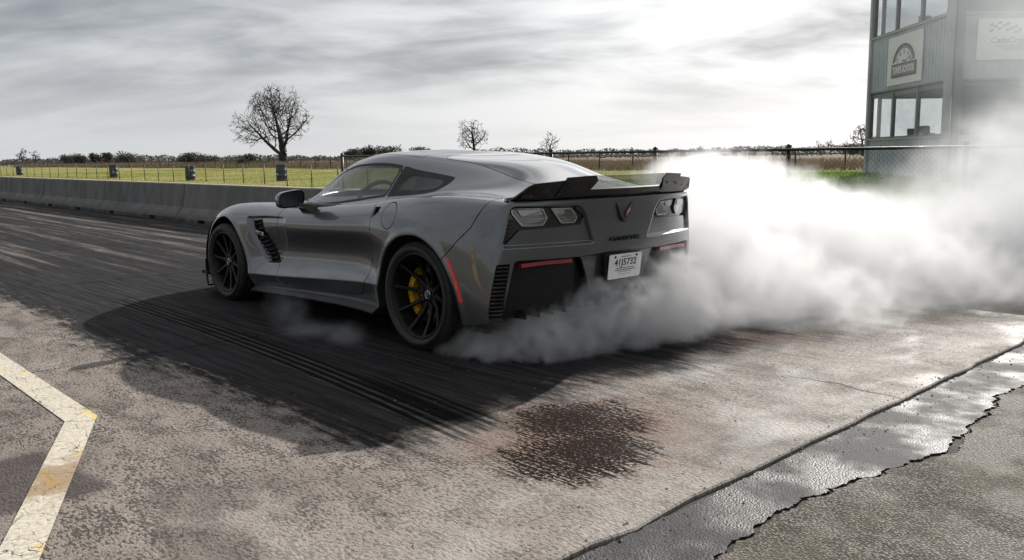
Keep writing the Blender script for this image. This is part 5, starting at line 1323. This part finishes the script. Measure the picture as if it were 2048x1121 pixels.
# ---------------------------------------------------------------- tyre smoke: turbulent density evaluated once into voxel grids
def smoke_mat(name, dens, col, g):
    m, t = newmat(name)
    at = t.node('ShaderNodeAttribute', out='Fac', attribute_name='density')
    v = t.node('ShaderNodeVolumePrincipled', {'Color': (*col, 1), 'Density': dens, 'Anisotropy': g})
    t.l.new(v, t.node('ShaderNodeOutputMaterial', out=None).inputs['Volume']); return m
def smoke_obj(name, label, lo, hi, vox, blobs, mat, n1, n2, amp1, amp2, edge, seed, floor=None, bias=0., inner=(.45, 1.15)):
    ng = bpy.data.node_groups.new(name, 'GeometryNodeTree'); ng.interface.new_socket('Geometry', in_out='INPUT', socket_type='NodeSocketGeometry')
    ng.interface.new_socket('Geometry', in_out='OUTPUT', socket_type='NodeSocketGeometry')
    t = NT(ng); ng.nodes.new('NodeGroupInput'); out = ng.nodes.new('NodeGroupOutput')
    P = t.node('GeometryNodeInputPosition'); x, y, z = t.xyz(P)
    off = t.scale_ if False else None
    P2 = t.node('ShaderNodeVectorMath', {0: P, 1: (seed * 3.1, seed * 1.7, seed * 2.3)}, operation='ADD')
    wcol = t.noise(P2, n1 * .6, 3, .5, 0., out='Color')
    wv = t.node('ShaderNodeVectorMath', {0: wcol, 1: (.5, .5, .5)}, operation='SUBTRACT'); wv = t.node('ShaderNodeVectorMath', {0: wv, 1: (.55, .55, .45)}, operation='MULTIPLY')
    Pw = t.node('ShaderNodeVectorMath', {0: P2, 1: wv}, operation='ADD')
    w2 = t.noise(Pw, n2 * .9, 3, .55, 0., out='Color'); w2 = t.node('ShaderNodeVectorMath', {0: w2, 1: (.5, .5, .5)}, operation='SUBTRACT')
    w2 = t.node('ShaderNodeVectorMath', {0: w2, 1: (.9 / n2, .9 / n2, .8 / n2)}, operation='MULTIPLY'); Pf = t.node('ShaderNodeVectorMath', {0: Pw, 1: w2}, operation='ADD')
    f1 = t.sub(t.noise(Pw, n1, 3, .5), .5)
    f2 = t.noise(Pf, n2, 6, .60); bil = t.sub(t.m('ABSOLUTE', t.sub(t.mul(f2, 2.), 1.)), .22)      # billowing lobes
    f3 = t.noise(Pf, n2 * 1.5, 5, .62, .3)
    s = None
    for (c, r, w_) in blobs:
        dv = t.node('ShaderNodeVectorMath', {0: P, 1: c}, operation='SUBTRACT'); dv = t.node('ShaderNodeVectorMath', {0: dv, 1: r}, operation='DIVIDE')
        ln = t.node('ShaderNodeVectorMath', {0: dv}, out='Value', operation='LENGTH'); b = t.mul(t.sub(1., ln), w_)
        s = b if s is None else t.m('SMOOTH_MAX', s, b, .12)
    fld_ = t.add(t.add(s, bias), t.add(t.mul(f1, amp1), t.mul(bil, -amp2)))
    d = t.ramp(fld_, 0., edge)
    d = t.mul(d, t.ramp(f3, .30, .66, inner[0], inner[1]))
    if floor: d = t.mul(d, t.ramp(z, floor[0], floor[1]))
    n = t.node('GeometryNodeVolumeCube', None, None)
    t.put(n.inputs['Density'], d); n.inputs['Background'].default_value = 0
    n.inputs['Min'].default_value = lo; n.inputs['Max'].default_value = hi
    for a, k in zip('XYZ', range(3)): n.inputs['Resolution ' + a].default_value = int((hi[k] - lo[k]) / vox)
    sm = t.node('GeometryNodeSetMaterial', {'Geometry': n.outputs[0], 'Material': M[mat]})
    t.l.new(sm, out.inputs[0])
    me = bpy.data.meshes.new(name); me.from_pydata([lo, hi], [], []); o = link(name, me, mat)
    md = o.modifiers.new('smoke', 'NODES'); md.node_group = ng
    return tag(o, label, 'smoke', kind='stuff')
smoke_mat('smoke_dense', t and 0., (.985, .985, .985), .35) if False else None
def smat(name, k, col, g):
    m, t = newmat(name); at = t.node('ShaderNodeAttribute', out='Fac', attribute_name='density')
    v = t.node('ShaderNodeVolumePrincipled', {'Color': (*col, 1), 'Density': t.mul(at, k), 'Anisotropy': g}); v.node.inputs['Density Attribute'].default_value = ''
    t.l.new(v, t.node('ShaderNodeOutputMaterial', out=None).inputs['Volume'])
smat('smoke_core', 2.2, (.93, .93, .937), .25); smat('smoke_left', 6.0, (.96, .96, .962), .3); smat('smoke_thin', .19, (.86, .89, .92), .2)
smoke_obj('tyre_smoke', 'dense white smoke billowing behind the right of the car', (-3.6, -7.2, .0), (2.2, .35, 1.6), .028,
  [((-.77, -1.12, .30), (.69, .69, .36), 1.), ((-.14, -1.84, .58), (.78, .78, .40), 1.05), ((.17, -2.40, .90), (.50, .50, .26), .9), ((-.22, -2.79, .42), (1.10, 1.10, .50), 1.05), ((-.85, -1.89, .10), (1.03, 1.03, .30), 1.),
   ((-.75, -3.14, .15), (1.10, 1.10, .44), .95), ((-.11, -3.70, .45), (.95, .95, .36), .8), ((-1.02, -3.86, .05), (1.15, 1.15, .36), .75), ((-1.25, -5.2, .15), (1.15, 1.15, .40), .48),
   ((.55, -3.3, .92), (.60, .60, .24), .6), ((-.72, -.62, .18), (.46, .50, .22), .9), ((-.66, -1.10, .80), (.34, .30, .32), .8), ((-1.9, -5.0, .05), (1.0, 1.0, .32), .45)],
  'smoke_core', 1.2, 3.2, 1.05, 1.45, .34, 3., None, .0, (.06, 1.4))
smoke_obj('tyre_smoke_plume', 'low grey smoke curling from the left rear tyre across the bumper', (-1.55, -.75, .0), (-.02, 1.15, .75), .017,
  [((-.22, .80, .02), (.24, .14, .11), .8), ((-.46, .70, .07), (.28, .22, .14), .9), ((-.68, .50, .13), (.25, .28, .20), 1.), ((-.78, .22, .18), (.25, .30, .25), 1.), ((-.84, -.08, .20), (.26, .30, .27), 1.), ((-.88, -.42, .23), (.30, .34, .32), 1.)],
  'smoke_left', 2.6, 7.0, .70, 1.15, .30, 1., None, -.02, (.3, 1.25))
smat('smoke_soft', .95, (.97, .975, .98), .3)
smoke_obj('drifting_smoke', 'soft semi-transparent smoke drifting off to the right over the road', (-5.5, -12.5, .0), (2.6, -3.4, 3.2), .075,
  [((-1.6, -6.2, .35), (2.1, 2.1, .75), .9), ((-1.9, -8.2, .8), (2.4, 2.2, 1.15), .9), ((-2.6, -10., 1.3), (2.4, 2.2, 1.6), .8)],
  'smoke_soft', .75, 1.9, 1.0, 1.1, .55, 8., None, .0, (.25, 1.3))
smoke_obj('smoke_haze', 'thin grey smoke drifting in front of the tower', (-7., -18.5, .0), (7.5, -7., 8.), .16,
  [((-1.5, -13.5, 3.), (5.5, 4.5, 4.6), 1.)], 'smoke_thin', .30, .75, .7, .55, .8, 6.)
smat('smoke_faint', 2.2, (.97, .975, .99), .3)
smoke_obj('smoke_wisp', 'faint wisps of smoke low beside the sill ahead of the rear tyre', (.25, .95, .0), (1.9, 1.75, .36), .022,
  [((.50, 1.16, .05), (.26, .16, .11), .8), ((1.30, 1.12, .12), (.24, .16, .16), .7), ((.85, 1.2, .04), (.3, .18, .08), .6)], 'smoke_faint', 3., 7., .7, .6, .9, 2.)
